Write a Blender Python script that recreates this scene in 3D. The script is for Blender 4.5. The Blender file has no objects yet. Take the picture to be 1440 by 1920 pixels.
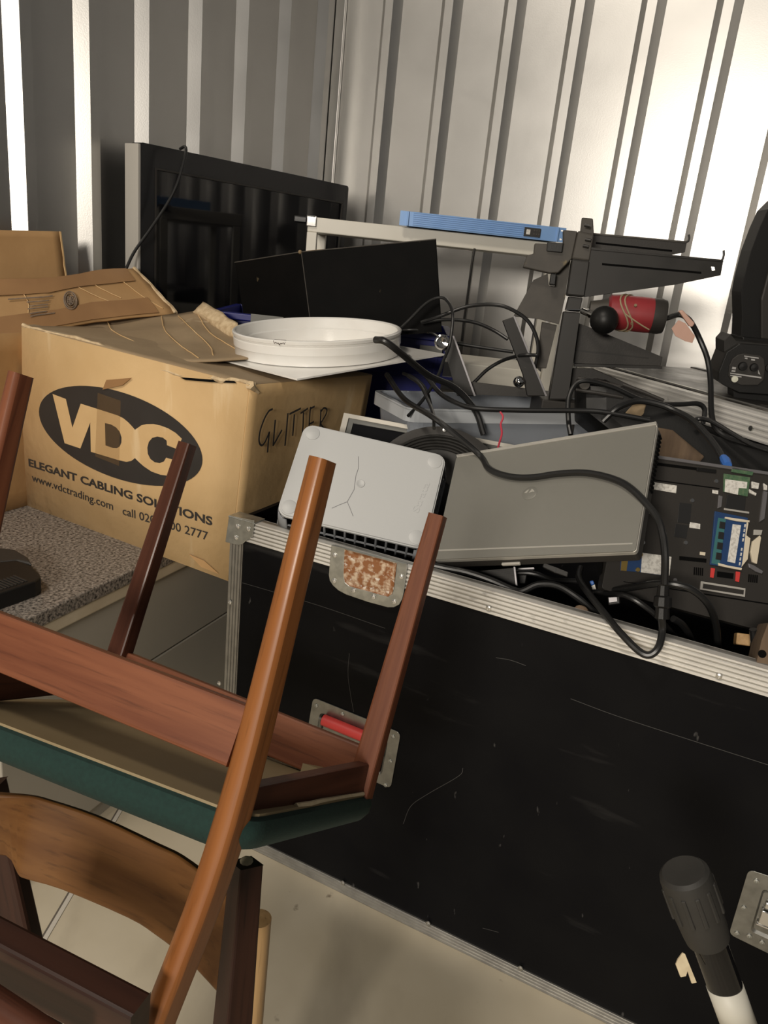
import bpy, math, random
import numpy as np
from mathutils import Matrix, Vector, noise
from mathutils.geometry import tessellate_polygon
random.seed(7)
S = bpy.context.scene
COL = S.collection

# ---------------------------------------------------------------- camera model (used to lay the room out in metres)
F_ = 1442.0; CX, CY = 720.0, 960.0; HC = 1.5
_d = np.array([257-CX, 5290-CY, F_]); _d /= np.linalg.norm(_d)
_up = -_d; _f = np.array([0, 0, 1.0]); _f = _f-_up*_f.dot(_up); _f /= np.linalg.norm(_f)
RC = np.stack([np.cross(_f, _up), _f, _up]); CAM = np.array([0, 0, HC])
def ray(px, py): return RC@np.array([px-CX, py-CY, F_])
def at(px, py, y):
    r = ray(px, py); return r*(y/r[1])+CAM
def atz(px, py, z):
    r = ray(px, py); return r*((z-HC)/r[2])+CAM
def onpl(px, py, p, n):
    r = ray(px, py); return CAM+r*((np.asarray(p)-CAM)@n/(r@n))
def unit(v):
    v = np.asarray(v, float); return v/np.linalg.norm(v)
class Fr:
    """a local frame: columns of R are x, y, z; o is the origin"""
    def __init__(s, R, o): s.R = np.asarray(R, float); s.o = np.asarray(o, float)
    def w(s, *p): return s.R@np.asarray(p if len(p) == 3 else p[0], float)+s.o
    def l(s, P): return s.R.T@(np.asarray(P, float)-s.o)
    def px(s, px, py, off=0.0):
        n = s.R[:, 2]; return s.l(onpl(px, py, s.o+n*off, n))[:2]
    def P(s, pts, off=0.0): return [tuple(s.px(a, b, off)) for a, b in pts]
    def M(s):
        m = Matrix.Identity(4)
        for i in range(3):
            for j in range(3): m[i][j] = s.R[i, j]
            m[i][3] = s.o[i]
        return m
def fr_xy(o, x, yhint):
    x = unit(x); z = unit(np.cross(x, yhint)); y = np.cross(z, x); return Fr(np.stack([x, y, z], 1), o)
def fr_z(o, z, xhint=(1, 0, 0)):
    z = unit(z); xh = np.asarray(xhint, float)
    if abs(z@unit(xh)) > .98: xh = np.array([0, 1.0, 0])
    x = unit(xh-z*(xh@z)); return Fr(np.stack([x, np.cross(z, x), z], 1), o)
WORLD = Fr(np.eye(3), (0, 0, 0))

# ---------------------------------------------------------------- materials
def nn(nt, t, **kw):
    n = nt.nodes.new(t)
    for k, v in kw.items():
        if k in n.inputs: n.inputs[k].default_value = v
        else: setattr(n, k, v)
    return n
def c4(c): return (c[0], c[1], c[2], 1.0)
def pbr(name, col, rough=.5, metal=0.0, col2=None, vs=8.0, vlo=.35, vhi=.7, bump=0.0, bs=60.0, stretch=(1, 1, 1), rvar=0.0, coat=0.0, spec=None, trans=0.0, alpha=1.0, detail=4.0, bdist=.003, ior=None):
    m = bpy.data.materials.new(name); m.use_nodes = True; nt = m.node_tree
    b = nt.nodes['Principled BSDF']; L = nt.links.new
    b.inputs['Base Color'].default_value = c4(col); b.inputs['Roughness'].default_value = rough; b.inputs['Metallic'].default_value = metal
    if coat: b.inputs['Coat Weight'].default_value = coat; b.inputs['Coat Roughness'].default_value = .15
    if spec is not None: b.inputs['Specular IOR Level'].default_value = spec
    if trans: b.inputs['Transmission Weight'].default_value = trans
    if ior: b.inputs['IOR'].default_value = ior
    if alpha < 1: b.inputs['Alpha'].default_value = alpha
    tc = nn(nt, 'ShaderNodeTexCoord'); mp = nn(nt, 'ShaderNodeMapping'); mp.inputs['Scale'].default_value = stretch
    L(tc.outputs['Object'], mp.inputs['Vector'])
    n1 = nn(nt, 'ShaderNodeTexNoise', Scale=vs, Detail=detail); L(mp.outputs[0], n1.inputs['Vector'])
    if col2 is not None:
        r = nn(nt, 'ShaderNodeValToRGB'); e = r.color_ramp.elements
        e[0].position = vlo; e[1].position = vhi; e[0].color = c4(col); e[1].color = c4(col2)
        L(n1.outputs['Fac'], r.inputs['Fac']); L(r.outputs['Color'], b.inputs['Base Color'])
    if rvar:
        mr = nn(nt, 'ShaderNodeMapRange'); mr.inputs['To Min'].default_value = rough-rvar; mr.inputs['To Max'].default_value = rough+rvar
        mr.inputs['From Min'].default_value = .3; mr.inputs['From Max'].default_value = .7
        L(n1.outputs['Fac'], mr.inputs['Value']); L(mr.outputs[0], b.inputs['Roughness'])
    if bump:
        n2 = nn(nt, 'ShaderNodeTexNoise', Scale=bs, Detail=5.0); L(mp.outputs[0], n2.inputs['Vector'])
        bp = nn(nt, 'ShaderNodeBump', Strength=bump, Distance=bdist); L(n2.outputs['Fac'], bp.inputs['Height']); L(bp.outputs[0], b.inputs['Normal'])
    return m
def marks(m, col, scale, lo, hi, stretch=(1, 1, 1), rot=(0, 0, 0), rough=None, amt=1.0):
    """overlay wear marks (a thresholded noise) on a material's colour"""
    nt = m.node_tree; L = nt.links.new; b = nt.nodes['Principled BSDF']
    tc = nn(nt, 'ShaderNodeTexCoord'); mp = nn(nt, 'ShaderNodeMapping'); mp.inputs['Scale'].default_value = stretch; mp.inputs['Rotation'].default_value = rot
    L(tc.outputs['Object'], mp.inputs['Vector'])
    n = nn(nt, 'ShaderNodeTexNoise', Scale=scale, Detail=6.0); L(mp.outputs[0], n.inputs['Vector'])
    mr = nn(nt, 'ShaderNodeMapRange'); mr.inputs['From Min'].default_value = lo; mr.inputs['From Max'].default_value = hi; mr.inputs['To Max'].default_value = amt
    L(n.outputs['Fac'], mr.inputs['Value'])
    mx = nn(nt, 'ShaderNodeMix', data_type='RGBA'); mx.inputs[7].default_value = c4(col)
    src = b.inputs['Base Color']
    if src.links: L(src.links[0].from_socket, mx.inputs[6])
    else: mx.inputs[6].default_value = src.default_value
    L(mr.outputs[0], mx.inputs[0]); L(mx.outputs[2], src)
    return m
def wood(name, c1, c2, rough=.32, axis=2, scale=26, bump=.05, coat=.25):
    st = [1.0, 1.0, 1.0]; st[axis] = .055
    m = pbr(name, c1, rough, col2=c2, vs=scale*2.2, vlo=.36, vhi=.66, bump=bump, bs=scale*5, stretch=st, coat=coat, detail=6, spec=.3)
    marks(m, [c*.35 for c in c1], scale*7, .56, .74, st, amt=.55)
    return m
M = {}
def granite():
    m = pbr('granite_laminate', (.3, .27, .24), .42, bump=.05, bs=300)
    nt = m.node_tree; L = nt.links.new; b = nt.nodes['Principled BSDF']; tc = nn(nt, 'ShaderNodeTexCoord')
    n = nn(nt, 'ShaderNodeTexNoise', Scale=135.0, Detail=3.0, Roughness=.65); L(tc.outputs['Object'], n.inputs['Vector'])
    r = nn(nt, 'ShaderNodeValToRGB'); cr = r.color_ramp
    cr.elements[0].position = .33; cr.elements[0].color = (.025, .022, .02, 1); cr.elements[1].position = .74; cr.elements[1].color = (.52, .47, .41, 1)
    for p, c in ((.42, (.095, .085, .078)), (.5, (.215, .188, .162)), (.56, (.27, .245, .22)), (.63, (.35, .30, .255))):
        e = cr.elements.new(p); e.color = c4(c)
    L(n.outputs['Fac'], r.inputs['Fac']); L(r.outputs[0], b.inputs['Base Color']); return m
def build_mats():
    M['wall'] = pbr('galvanised_sheet', (.58, .57, .55), .37, 1.0, col2=(.61, .60, .58), vs=5, bump=.10, bs=230, rvar=.015, bdist=.0012)
    M['floor'] = pbr('beige_vinyl_floor', (.52, .455, .335), .5, col2=(.62, .555, .43), vs=3.2, bump=.12, bs=14, rvar=.1)
    marks(M['floor'], (.16, .12, .08), 21, .69, .76, amt=.75); marks(M['floor'], (.33, .28, .21), 5.5, .55, .75, (1, .4, 1), (0, 0, .5), amt=.6)
    M['groove'] = pbr('floor_seam', (.13, .11, .09), .8)
    M['seam_light'] = pbr('floor_seam_edge', (.6, .56, .49), .6)
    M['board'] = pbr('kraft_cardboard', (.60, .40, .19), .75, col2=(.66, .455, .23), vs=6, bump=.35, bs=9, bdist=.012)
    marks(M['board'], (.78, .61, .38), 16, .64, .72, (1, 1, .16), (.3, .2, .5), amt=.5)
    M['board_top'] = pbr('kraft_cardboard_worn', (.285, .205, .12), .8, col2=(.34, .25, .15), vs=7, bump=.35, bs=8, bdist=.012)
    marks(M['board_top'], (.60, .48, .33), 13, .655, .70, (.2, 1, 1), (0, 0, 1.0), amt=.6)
    M['board_dark'] = pbr('kraft_cardboard_brown', (.40, .235, .10), .75, col2=(.46, .28, .125), vs=7, bump=.3, bs=10, bdist=.01)
    M['tape'] = pbr('brown_packing_tape', (.30, .165, .075), .38, col2=(.34, .19, .085), vs=11, bump=.2, bs=20)
    M['clear_rim'] = pbr('frosted_polypropylene_rim', (.66, .69, .72), .3, trans=.3, ior=1.2)
    M['clear_tape'] = pbr('clear_packing_tape', (.34, .20, .08), .16, bump=.25, bs=25, alpha=.10)
    M['torn'] = pbr('torn_cardboard_edge', (.66, .52, .33), .85, col2=(.45, .32, .18), vs=60, bump=.5, bs=90)
    M['ink'] = pbr('black_print', (.028, .025, .023), .5, col2=(.036, .032, .03), vs=9, bump=.1, bs=20)
    M['ink_faint'] = pbr('faded_print', (.15, .115, .09), .6, col2=(.26, .19, .13), vs=90)
    M['granite'] = granite()
    M['cab'] = pbr('grey_cabinet_door', (.36, .335, .285), .42, col2=(.39, .36, .31), vs=4)
    M['cab_edge'] = pbr('cream_cabinet_edge', (.62, .54, .41), .45, col2=(.52, .44, .32), vs=14, stretch=(1, .15, 1))
    M['laminate'] = pbr('black_laminate', (.005, .005, .006), .42, col2=(.0075, .0075, .008), vs=5, rvar=.05, spec=.07)
    marks(M['laminate'], (.10, .098, .094), 5.0, .60, .80, (.35, 2.2, 1), (0, 0, .5), amt=.45)
    marks(M['laminate'], (.16, .155, .15), 38, .70, .76, (1, .35, 1), (0, 0, .7), amt=.5)
    M['alu'] = pbr('ribbed_aluminium', (.86, .84, .80), .40, .35, col2=(.66, .64, .60), vs=24, stretch=(.25, 1, 1), bump=.1, bs=120, rvar=.08)
    marks(M['alu'], (.16, .15, .14), 34, .64, .74, (.5, 1, 1), amt=.6)
    M['alu_dull'] = pbr('dull_aluminium', (.50, .49, .46), .42, .9, col2=(.40, .39, .37), vs=30, bump=.1, bs=90)
    M['zinc'] = pbr('zinc_plate', (.56, .57, .54), .38, .9, col2=(.44, .45, .43), vs=45, vlo=.4, vhi=.6, bump=.08, bs=60)
    M['zinc_dark'] = pbr('tarnished_zinc', (.33, .33, .31), .34, .9, col2=(.24, .24, .225), vs=40, bump=.1, bs=60)
    M['rust'] = pbr('rusty_zinc', (.60, .47, .34), .6, .1, col2=(.27, .11, .04), vs=85, vlo=.36, vhi=.54, bump=.3, bs=80)
    marks(M['rust'], (.80, .76, .70), 80, .60, .68, amt=.8)
    M['rivet'] = pbr('steel_rivet', (.76, .75, .72), .3, .9)
    M['red_grip'] = pbr('red_rubber_grip', (.62, .05, .045), .5, bump=.1, bs=90)
    M['red_tool'] = pbr('red_plastic', (.30, .03, .035), .45, col2=(.24, .025, .03), vs=20)
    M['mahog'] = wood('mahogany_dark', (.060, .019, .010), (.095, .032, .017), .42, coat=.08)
    M['mahog_lit'] = wood('mahogany_lit_red', (.13, .040, .018), (.20, .070, .032), .5, coat=.0)  # lighter mahogany copy for lit members; their light is in the colour
    M['mahog_shaded'] = wood('mahogany_shaded', (.022, .008, .005), (.038, .014, .008), .45, coat=.05)  # darkened mahogany copy; shade low in the stack is put in the colour
    M['teak'] = wood('teak_orange', (.205, .072, .019), (.275, .105, .031), .40, coat=.12)
    M['ply'] = wood('plywood_veneer', (.105, .042, .011), (.15, .066, .019), .45, coat=.05,  axis=0, scale=22)
    M['light_wood'] = wood('pale_worn_wood', (.33, .20, .085), (.44, .28, .13), .4)
    M['green'] = pbr('green_wool', (.0035, .021, .017), .9, col2=(.005, .028, .022), vs=160, bump=.4, bs=420, bdist=.001)
    M['hardboard'] = pbr('tan_hardboard', (.22, .165, .085), .6, col2=(.26, .20, .11), vs=6, bump=.05, bs=60)
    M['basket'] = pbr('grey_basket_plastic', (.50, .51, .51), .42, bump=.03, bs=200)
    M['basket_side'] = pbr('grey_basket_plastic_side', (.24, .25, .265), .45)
    M['crack'] = pbr('crack_line', (.20, .20, .21), .7)
    M['lid'] = pbr('silver_grey_laptop_lid', (.235, .23, .205), .36, .3, col2=(.255, .25, .225), vs=2.5, bump=.02, bs=300)
    M['lid_edge'] = pbr('silver_laptop_edge', (.62, .60, .55), .35, .6)
    M['blk'] = pbr('black_plastic', (.008, .0078, .0075), .45, spec=.35, bump=.06, bs=250)
    M['blk_gloss'] = pbr('glossy_black', (.006, .006, .007), .09)
    M['blk_mid'] = pbr('charcoal_plastic', (.033, .030, .027), .5, spec=.35, bump=.08, bs=250)
    M['blk_matt'] = pbr('matt_black_board', (.003, .003, .003), .65, spec=.08, col2=(.0045, .0042, .004), vs=12, bump=.1, bs=60)
    marks(M['blk_matt'], (.11, .085, .05), 55, .70, .75, (1, .5, 1), amt=.5)
    M['cable'] = pbr('black_rubber_cable', (.012, .012, .012), .36)
    M['bezel'] = pbr('charcoal_gloss_bezel', (.012, .012, .013), .25)
    M['screen'] = pbr('dark_screen_glass', (.004, .004, .005), .05)
    M['silver'] = pbr('silver_plastic', (.50, .48, .44), .4, .2)
    M['white_steel'] = pbr('cream_painted_steel', (.70, .67, .59), .4, col2=(.66, .63, .55), vs=8)
    M['blue_amp'] = pbr('pale_blue_anodised', (.22, .39, .70), .38, .1, col2=(.19, .36, .68), vs=12)
    M['blue_crate'] = pbr('royal_blue_plastic', (.008, .012, .15), .35)
    M['white_enamel'] = pbr('white_enamel', (.84, .83, .80), .22, coat=.3, col2=(.80, .78, .74), vs=12)
    M['dirt'] = pbr('chipped_dark_metal', (.10, .08, .07), .7)
    M['clear'] = pbr('clear_polypropylene', (.60, .64, .70), .22, trans=.62, ior=1.2)
    M['steel_dark'] = pbr('dark_grey_steel', (.019, .018, .0165), .45, .05, spec=.35, col2=(.026, .024, .022), vs=12, rvar=.06)
    marks(M['steel_dark'], (.26, .24, .21), 40, .72, .78, amt=.6)
    M['steel_dusty'] = pbr('dusty_grey_steel', (.062, .055, .046), .58, .1, col2=(.045, .040, .034), vs=22)
    marks(M['steel_dusty'], (.22, .17, .08), 30, .68, .76, amt=.7)
    M['chrome'] = pbr('chrome', (.75, .74, .72), .08, 1.0)
    M['rag'] = pbr('brown_cloth', (.20, .14, .075), .85, col2=(.27, .20, .12), vs=30, bump=.4, bs=60)
    M['rot_wood'] = pbr('rough_brown_timber', (.10, .065, .04), .8, col2=(.15, .10, .06), vs=40, stretch=(1, .2, 1), bump=.4, bs=60)
    M['pink'] = pbr('faded_pink_tape', (.60, .37, .29), .55, bump=.2, bs=60)
    M['red_wire'] = pbr('red_wire', (.55, .05, .08), .4)
    M['blue_plug'] = pbr('blue_plastic_plug', (.05, .17, .55), .4)
    M['gold'] = pbr('gold_contacts', (.75, .52, .16), .28, .9)
    M['label'] = pbr('white_paper_label', (.74, .72, .67), .6, col2=(.52, .50, .46), vs=170, vlo=.45, vhi=.62)
    M['cream'] = pbr('cream_plastic', (.70, .62, .48), .5)
    M['pcb_blue'] = pbr('blue_circuit_board', (.022, .055, .15), .35)
    M['pcb_teal'] = pbr('teal_circuit_board', (.05, .16, .165), .35)
    M['pcb_green'] = pbr('green_circuit_board', (.06, .13, .07), .4, col2=(.13, .19, .11), vs=150)
    M['chip'] = pbr('black_chip', (.02, .02, .02), .4)
    M['metal_grey'] = pbr('grey_metal_bracket', (.28, .27, .28), .35, .6)
    M['white_tape'] = pbr('off_white_tape', (.56, .545, .48), .5)
    M['torn_tape'] = pbr('torn_cream_tape', (.66, .56, .38), .8, col2=(.52, .43, .28), vs=60)
    M['rubber'] = pbr('worn_black_rubber', (.022, .021, .019), .6, col2=(.032, .030, .027), vs=14, bump=.1, bs=80)
    M['case_wood'] = pbr('scuffed_black_ply', (.014, .013, .012), .4, col2=(.032, .030, .027), vs=9, rvar=.08)
    marks(M['case_wood'], (.26, .24, .21), 11, .56, .68, (.6, 2.2, 1), (0, 0, .4), amt=.75)
    M['print'] = pbr('light_grey_print', (.42, .41, .40), .6)
    M['knob_white'] = pbr('ivory_button', (.72, .72, .60), .4)
    M['void'] = pbr('black_lining_and_shade', (.003, .003, .003), .95, spec=.1)  # near-black tray lining; also paints the shade inside slots, gaps and hollows
    M['yellow_label'] = pbr('yellowed_label', (.36, .25, .10), .6, col2=(.10, .07, .03), vs=130, vlo=.5, vhi=.6)
    M['twine'] = pbr('old_twine', (.35, .28, .17), .8)
    M['scratch'] = pbr('grey_scratch', (.05, .049, .047), .7)
    M['steel_pan'] = pbr('dark_tv_back', (.03, .03, .03), .5)
    M['frame_white'] = pbr('off_white_frame', (.66, .62, .54), .45)
    M['frame_grey'] = pbr('grey_mount', (.15, .15, .135), .5)
build_mats()

# ---------------------------------------------------------------- mesh building
class MB:
    def __init__(s): s.v = []; s.f = []; s.sm = []
    def add(s, V, Fs, smooth=False):
        b = len(s.v); s.v += [tuple(map(float, p)) for p in V]
        for f in Fs: s.f.append([i+b for i in f]); s.sm.append(smooth)
        return s
    def box(s, c, d, R=None):
        c = np.asarray(c, float); h = np.asarray(d, float)/2
        V = [np.array([x, y, z])*h for x in (-1, 1) for y in (-1, 1) for z in (-1, 1)]
        V = [(R@p if R is not None else p)+c for p in V]
        return s.add(V, [(0, 1, 3, 2), (4, 6, 7, 5), (0, 4, 5, 1), (2, 3, 7, 6), (0, 2, 6, 4), (1, 5, 7, 3)])
    def hexa(s, B, T):   # 4 bottom points (ccw from above), 4 top points
        return s.add(list(B)+list(T), [(3, 2, 1, 0), (4, 5, 6, 7), (0, 1, 5, 4), (1, 2, 6, 5), (2, 3, 7, 6), (3, 0, 4, 7)])
    def prism(s, poly, z0, z1, holes=(), tf=None):
        loops = [list(poly)]+[list(h) for h in holes]
        flat = [p for l in loops for p in l]; n = len(flat)
        tris = tessellate_polygon([[Vector((p[0], p[1], 0)) for p in l] for l in loops])
        V = [(p[0], p[1], z0) for p in flat]+[(p[0], p[1], z1) for p in flat]
        if tf: V = [tf(p) for p in V]
        Fs = []
        for t in tris:
            a, b, c = t
            A = (flat[b][0]-flat[a][0])*(flat[c][1]-flat[a][1])-(flat[b][1]-flat[a][1])*(flat[c][0]-flat[a][0])
            if A < 0: b, c = c, b
            Fs.append((a+n, b+n, c+n)); Fs.append((c, b, a))
        k = 0
        for li, l in enumerate(loops):
            m = len(l); ar = sum(l[i][0]*l[(i+1) % m][1]-l[(i+1) % m][0]*l[i][1] for i in range(m))
            for i in range(m):
                a, b = k+i, k+(i+1) % m
                if (ar > 0) == (li == 0): Fs.append((a, b, b+n, a+n))
                else: Fs.append((b, a, a+n, b+n))
            k += m
        return s.add(V, Fs)
    def loft(s, rings, smooth=True, caps=True, closed=True):
        n = len(rings[0]); V = [p for r in rings for p in r]; Fs = []
        for i in range(len(rings)-1):
            for j in range(n if closed else n-1):
                k = (j+1) % n; Fs.append((i*n+j, i*n+k, (i+1)*n+k, (i+1)*n+j))
        s.add(V, Fs, smooth)
        if caps and closed:
            s.add(rings[0], [tuple(range(n))[::-1]]); s.add(rings[-1], [tuple(range(n))])
        return s
    def tube(s, P, r, seg=10, caps=True):
        P = [np.asarray(p, float) for p in P]; n = len(P); rr = r if hasattr(r, '__len__') else [r]*n
        T = [unit(P[min(i+1, n-1)]-P[max(i-1, 0)]) for i in range(n)]
        x = np.cross(T[0], [0, 0, 1.0]); x = unit(x if np.linalg.norm(x) > 1e-3 else np.cross(T[0], [0, 1.0, 0])); rings = []
        for i in range(n):
            x = unit(x-T[i]*(x@T[i])); y = np.cross(T[i], x)
            rings.append([P[i]+rr[i]*(math.cos(a)*x+math.sin(a)*y) for a in [2*math.pi*k/seg for k in range(seg)]])
        return s.loft(rings, True, caps)
    def lathe(s, prof, seg=32, fr=None, a0=0, a1=2*math.pi, smooth=True):
        """profile of (r, z) turned about z of fr"""
        full = abs(a1-a0-2*math.pi) < 1e-6; N = seg if full else seg+1; V = []
        for r, z in prof:
            for k in range(N):
                a = a0+(a1-a0)*k/seg; p = np.array([r*math.cos(a), r*math.sin(a), z]); V.append(fr.w(p) if fr else p)
        Fs = []
        for i in range(len(prof)-1):
            for k in range(seg):
                k2 = (k+1) % N; Fs.append((i*N+k, i*N+k2, (i+1)*N+k2, (i+1)*N+k))
        return s.add(V, Fs, smooth)
    def ball(s, c, r, seg=20, sc=(1, 1, 1)):
        prof = [(max(1e-5, r*math.sin(math.pi*i/12)), -r*math.cos(math.pi*i/12)) for i in range(13)]
        b = len(s.v); s.lathe(prof, seg)
        for i in range(b, len(s.v)):
            p = s.v[i]; s.v[i] = (p[0]*sc[0]+c[0], p[1]*sc[1]+c[1], p[2]*sc[2]+c[2])
        return s
    def grid(s, fn, nu, nv, smooth=True):
        V = [fn(i/nu, j/nv) for j in range(nv+1) for i in range(nu+1)]
        return s.add(V, [(j*(nu+1)+i, j*(nu+1)+i+1, (j+1)*(nu+1)+i+1, (j+1)*(nu+1)+i) for j in range(nv) for i in range(nu)], smooth)
WM = {}
def link(o, parent=None, world=None):
    COL.objects.link(o); world = world or Matrix.Identity(4); WM[o.name] = world
    if parent is not None:
        o.parent = parent; o.matrix_local = WM[parent.name].inverted()@world
    else: o.matrix_world = world
    return o
def mesh_obj(name, mb, mat, parent=None, fr=None, bevel=0, seg=2, solid=0, sub=0, label=None, sharp=35):
    """mb is in the coordinates of fr (default: the parent's own frame, else the world)"""
    me = bpy.data.meshes.new(name); me.from_pydata(mb.v, [], mb.f); me.validate(); me.update()
    if len(me.polygons) == len(mb.sm):
        me.polygons.foreach_set('use_smooth', mb.sm)
        if any(mb.sm): me.set_sharp_from_angle(angle=math.radians(sharp))
    me.materials.append(M[mat]); o = bpy.data.objects.new(name, me)
    w = fr.M() if fr is not None else (WM[parent.name] if parent is not None else Matrix.Identity(4))
    link(o, parent, w)
    if solid:
        k = o.modifiers.new('solid', 'SOLIDIFY'); k.thickness = solid; k.offset = 0
    if bevel:
        k = o.modifiers.new('bevel', 'BEVEL'); k.width = bevel; k.segments = seg; k.limit_method = 'ANGLE'; k.angle_limit = math.radians(40)
    if sub:
        k = o.modifiers.new('sub', 'SUBSURF'); k.levels = sub; k.render_levels = sub
    if label: o['label'] = label
    return o
def tag(o, label, cat, group=None):
    o['label'] = label; o['category'] = cat
    if group: o['group'] = group
    return o
def thing(name, label, cat, fr=None, group=None):
    o = bpy.data.objects.new(name, None); o.empty_display_size = .05
    link(o, None, (fr or WORLD).M()); return tag(o, label, cat, group)
def struct(o): o['kind'] = 'structure'; return o
def bar(name, parent, p0, p1, a0, b0, a1, b1, mat, side, shape='box', bevel=.003, label=None, ext=0):
    """a straight member from p0 to p1 (world), section a (along side) x b, its own z along the grain"""
    p0 = np.asarray(p0, float); p1 = np.asarray(p1, float); L = np.linalg.norm(p1-p0); f = fr_z(p0, p1-p0, side); mb = MB()
    rings = []; N = 8 if shape == 'round' else 1
    for i in range(N+1):
        t = i/N; a, b, z = a0+(a1-a0)*t, b0+(b1-b0)*t, L*t
        if shape == 'box': r = [(-a/2, -b/2, z), (a/2, -b/2, z), (a/2, b/2, z), (-a/2, b/2, z)]
        elif shape == 'round': r = [(a/2*math.cos(k), b/2*math.sin(k), z) for k in [2*math.pi*j/20 for j in range(20)]]
        rings.append(r)
    mb.loft(rings, shape != 'box')
    return mesh_obj(name, mb, mat, parent, f, bevel, label=label)
def spline(P, n=8):
    P = [np.asarray(p, float) for p in P]; Q = [2*P[0]-P[1]]+P+[2*P[-1]-P[-2]]; out = []
    for i in range(1, len(Q)-2):
        for k in range(n):
            t = k/n; a, b, c, d = Q[i-1], Q[i], Q[i+1], Q[i+2]
            out.append(.5*((2*b)+(-a+c)*t+(2*a-5*b+4*c-d)*t*t+(-a+3*b-3*c+d)*t**3))
    return out+[P[-1]]
def rrect(x0, y0, x1, y1, r, n=5):
    o = []
    for cx, cy, a in ((x1-r, y1-r, 0), (x0+r, y1-r, 90), (x0+r, y0+r, 180), (x1-r, y0+r, 270)):
        for k in range(n+1):
            t = math.radians(a+90*k/n); o.append((cx+r*math.cos(t), cy+r*math.sin(t)))
    return o
def circ(c, r, n=20, sy=1): return [(c[0]+r*math.cos(2*math.pi*k/n), c[1]+r*sy*math.sin(2*math.pi*k/n)) for k in range(n)]
def lerp(a, b, t): return np.asarray(a, float)*(1-t)+np.asarray(b, float)*t
def text_mb(fr, s, pa, pb, cap, off=.0012, depth=.0004, bold=.012, px=True):
    """lettering laid on the frame's xy plane, baseline from pa to pb, cap height in metres"""
    A = np.array(fr.px(*pa)) if px else np.array(pa); B = np.array(fr.px(*pb)) if px else np.array(pb)
    cu = bpy.data.curves.new('t', 'FONT'); cu.body = s; cu.size = 1; cu.offset = bold; cu.resolution_u = 3
    o = bpy.data.objects.new('t', cu); COL.objects.link(o); dg = bpy.context.evaluated_depsgraph_get(); me = bpy.data.meshes.new_from_object(o.evaluated_get(dg))
    V = [v.co.copy() for v in me.vertices]; x0 = min(v.x for v in V); x1 = max(v.x for v in V); ux = (B-A)/(x1-x0); uy = np.array([-ux[1], ux[0]]); uy = unit(uy)*cap/.73
    mb = MB(); mb.add([tuple(A+ux*(v.x-x0)+uy*v.y)+(off,) for v in V], [tuple(p.vertices) for p in me.polygons])
    bpy.data.objects.remove(o); bpy.data.curves.remove(cu); bpy.data.meshes.remove(me); return mb
def stroke_mb(pts2, w, off):
    """a flat marker stroke along 2-D points"""
    P = [np.array(p) for p in pts2]; mb = MB(); V = []
    for i, p in enumerate(P):
        t = unit(P[min(i+1, len(P)-1)]-P[max(i-1, 0)]); n = np.array([-t[1], t[0]])*w/2; V += [tuple(p-n)+(off,), tuple(p+n)+(off,)]
    return mb.add(V, [(2*i, 2*i+2, 2*i+3, 2*i+1) for i in range(len(P)-1)])

# ================================================================= THE ROOM
CORN = at(620, 340, 3.77); CORN[2] = 0
DL = np.array([math.cos(math.radians(57.7)), math.sin(math.radians(57.7)), 0]); NL = np.array([DL[1], -DL[0], 0])
DB = np.array([math.cos(math.radians(-21.9)), math.sin(math.radians(-21.9)), 0]); NB = np.array([DB[1], -DB[0], 0])
WH = 3.4
def wall(name, prof, d, n):
    mb = MB(); V = []
    for s, h in prof:
        p = CORN+d*s+n*h; V += [(p[0], p[1], 0), (p[0], p[1], WH)]
    mb.add(V, [(2*i, 2*i+2, 2*i+3, 2*i+1) for i in range(len(prof)-1)])
    return struct(mesh_obj(name, mb, 'wall', solid=.0015))
RH, RA, RT, RB = .031, .035, .034, .018
prof = [(-3.3, 0)]
for k in range(13, -1, -1):
    t = -.169-.229*k
    if k == 2: t -= .002
    prof += [(t, 0), (t+RA, RH), (t+RA+RT, RH), (t+RA+RB+RT, 0)]
prof += [(-.02, 0), (0, 0)]
wall('wall_left', prof, DL, NL)
RH, RA = .034, .026
prof = [(0, .012), (.0156, 0)]
for k in range(0, 11):
    r = .2756+.262*k
    prof += [(r-.030-RT-RA, 0), (r-.030-RT, RH), (r-.030, RH), (r, 0)]
prof += [(3.3, 0)]
wall('wall_back', prof, DB, NB)
mb = MB()
for d, n, s in ((DL, NL, -1), (DB, NB, 1)):
    pass
f = Fr(np.stack([unit(NL+NB), unit(np.cross([0, 0, 1.0], unit(NL+NB))), [0, 0, 1.0]], 1), CORN)
a = f.l(CORN-DL*.055+NL*.004); b = f.l(CORN+DB*.022+NB*.012); c = f.l(CORN+NL*.012+NB*.010)
mb.prism([(a[0], a[1]), (c[0], c[1]), (b[0], b[1]), (0, 0)][::-1], 0, WH)
struct(mesh_obj('trim_1', mb, 'wall', fr=f, bevel=.001))
mb = MB().add([(-5, -5, 0), (5, -5, 0), (5, 4.6, 0), (-5, 4.6, 0)], [(0, 1, 2, 3)])
fl = struct(mesh_obj('floor', mb, 'floor', solid=0))
# open seam between two floor sheets
s0, s1 = atz(60, 1790, 0), atz(124, 1682, 0); sd = unit(s1-s0); sn = np.array([sd[1], -sd[0], 0])
sf = Fr(np.stack([sd, -sn, [0, 0, 1.0]], 1), s0)
struct(mesh_obj('trim_2', MB().box((.2, .0, .0006), (2.2, .004, .0012)), 'groove', fr=sf))
struct(mesh_obj('trim_3', MB().box((.2, -.008, .0012), (2.2, .011, .0024)), 'seam_light', fr=sf, bevel=.001))
s0, s1 = atz(620, 1690, 0), atz(760, 1500, 0)

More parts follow.
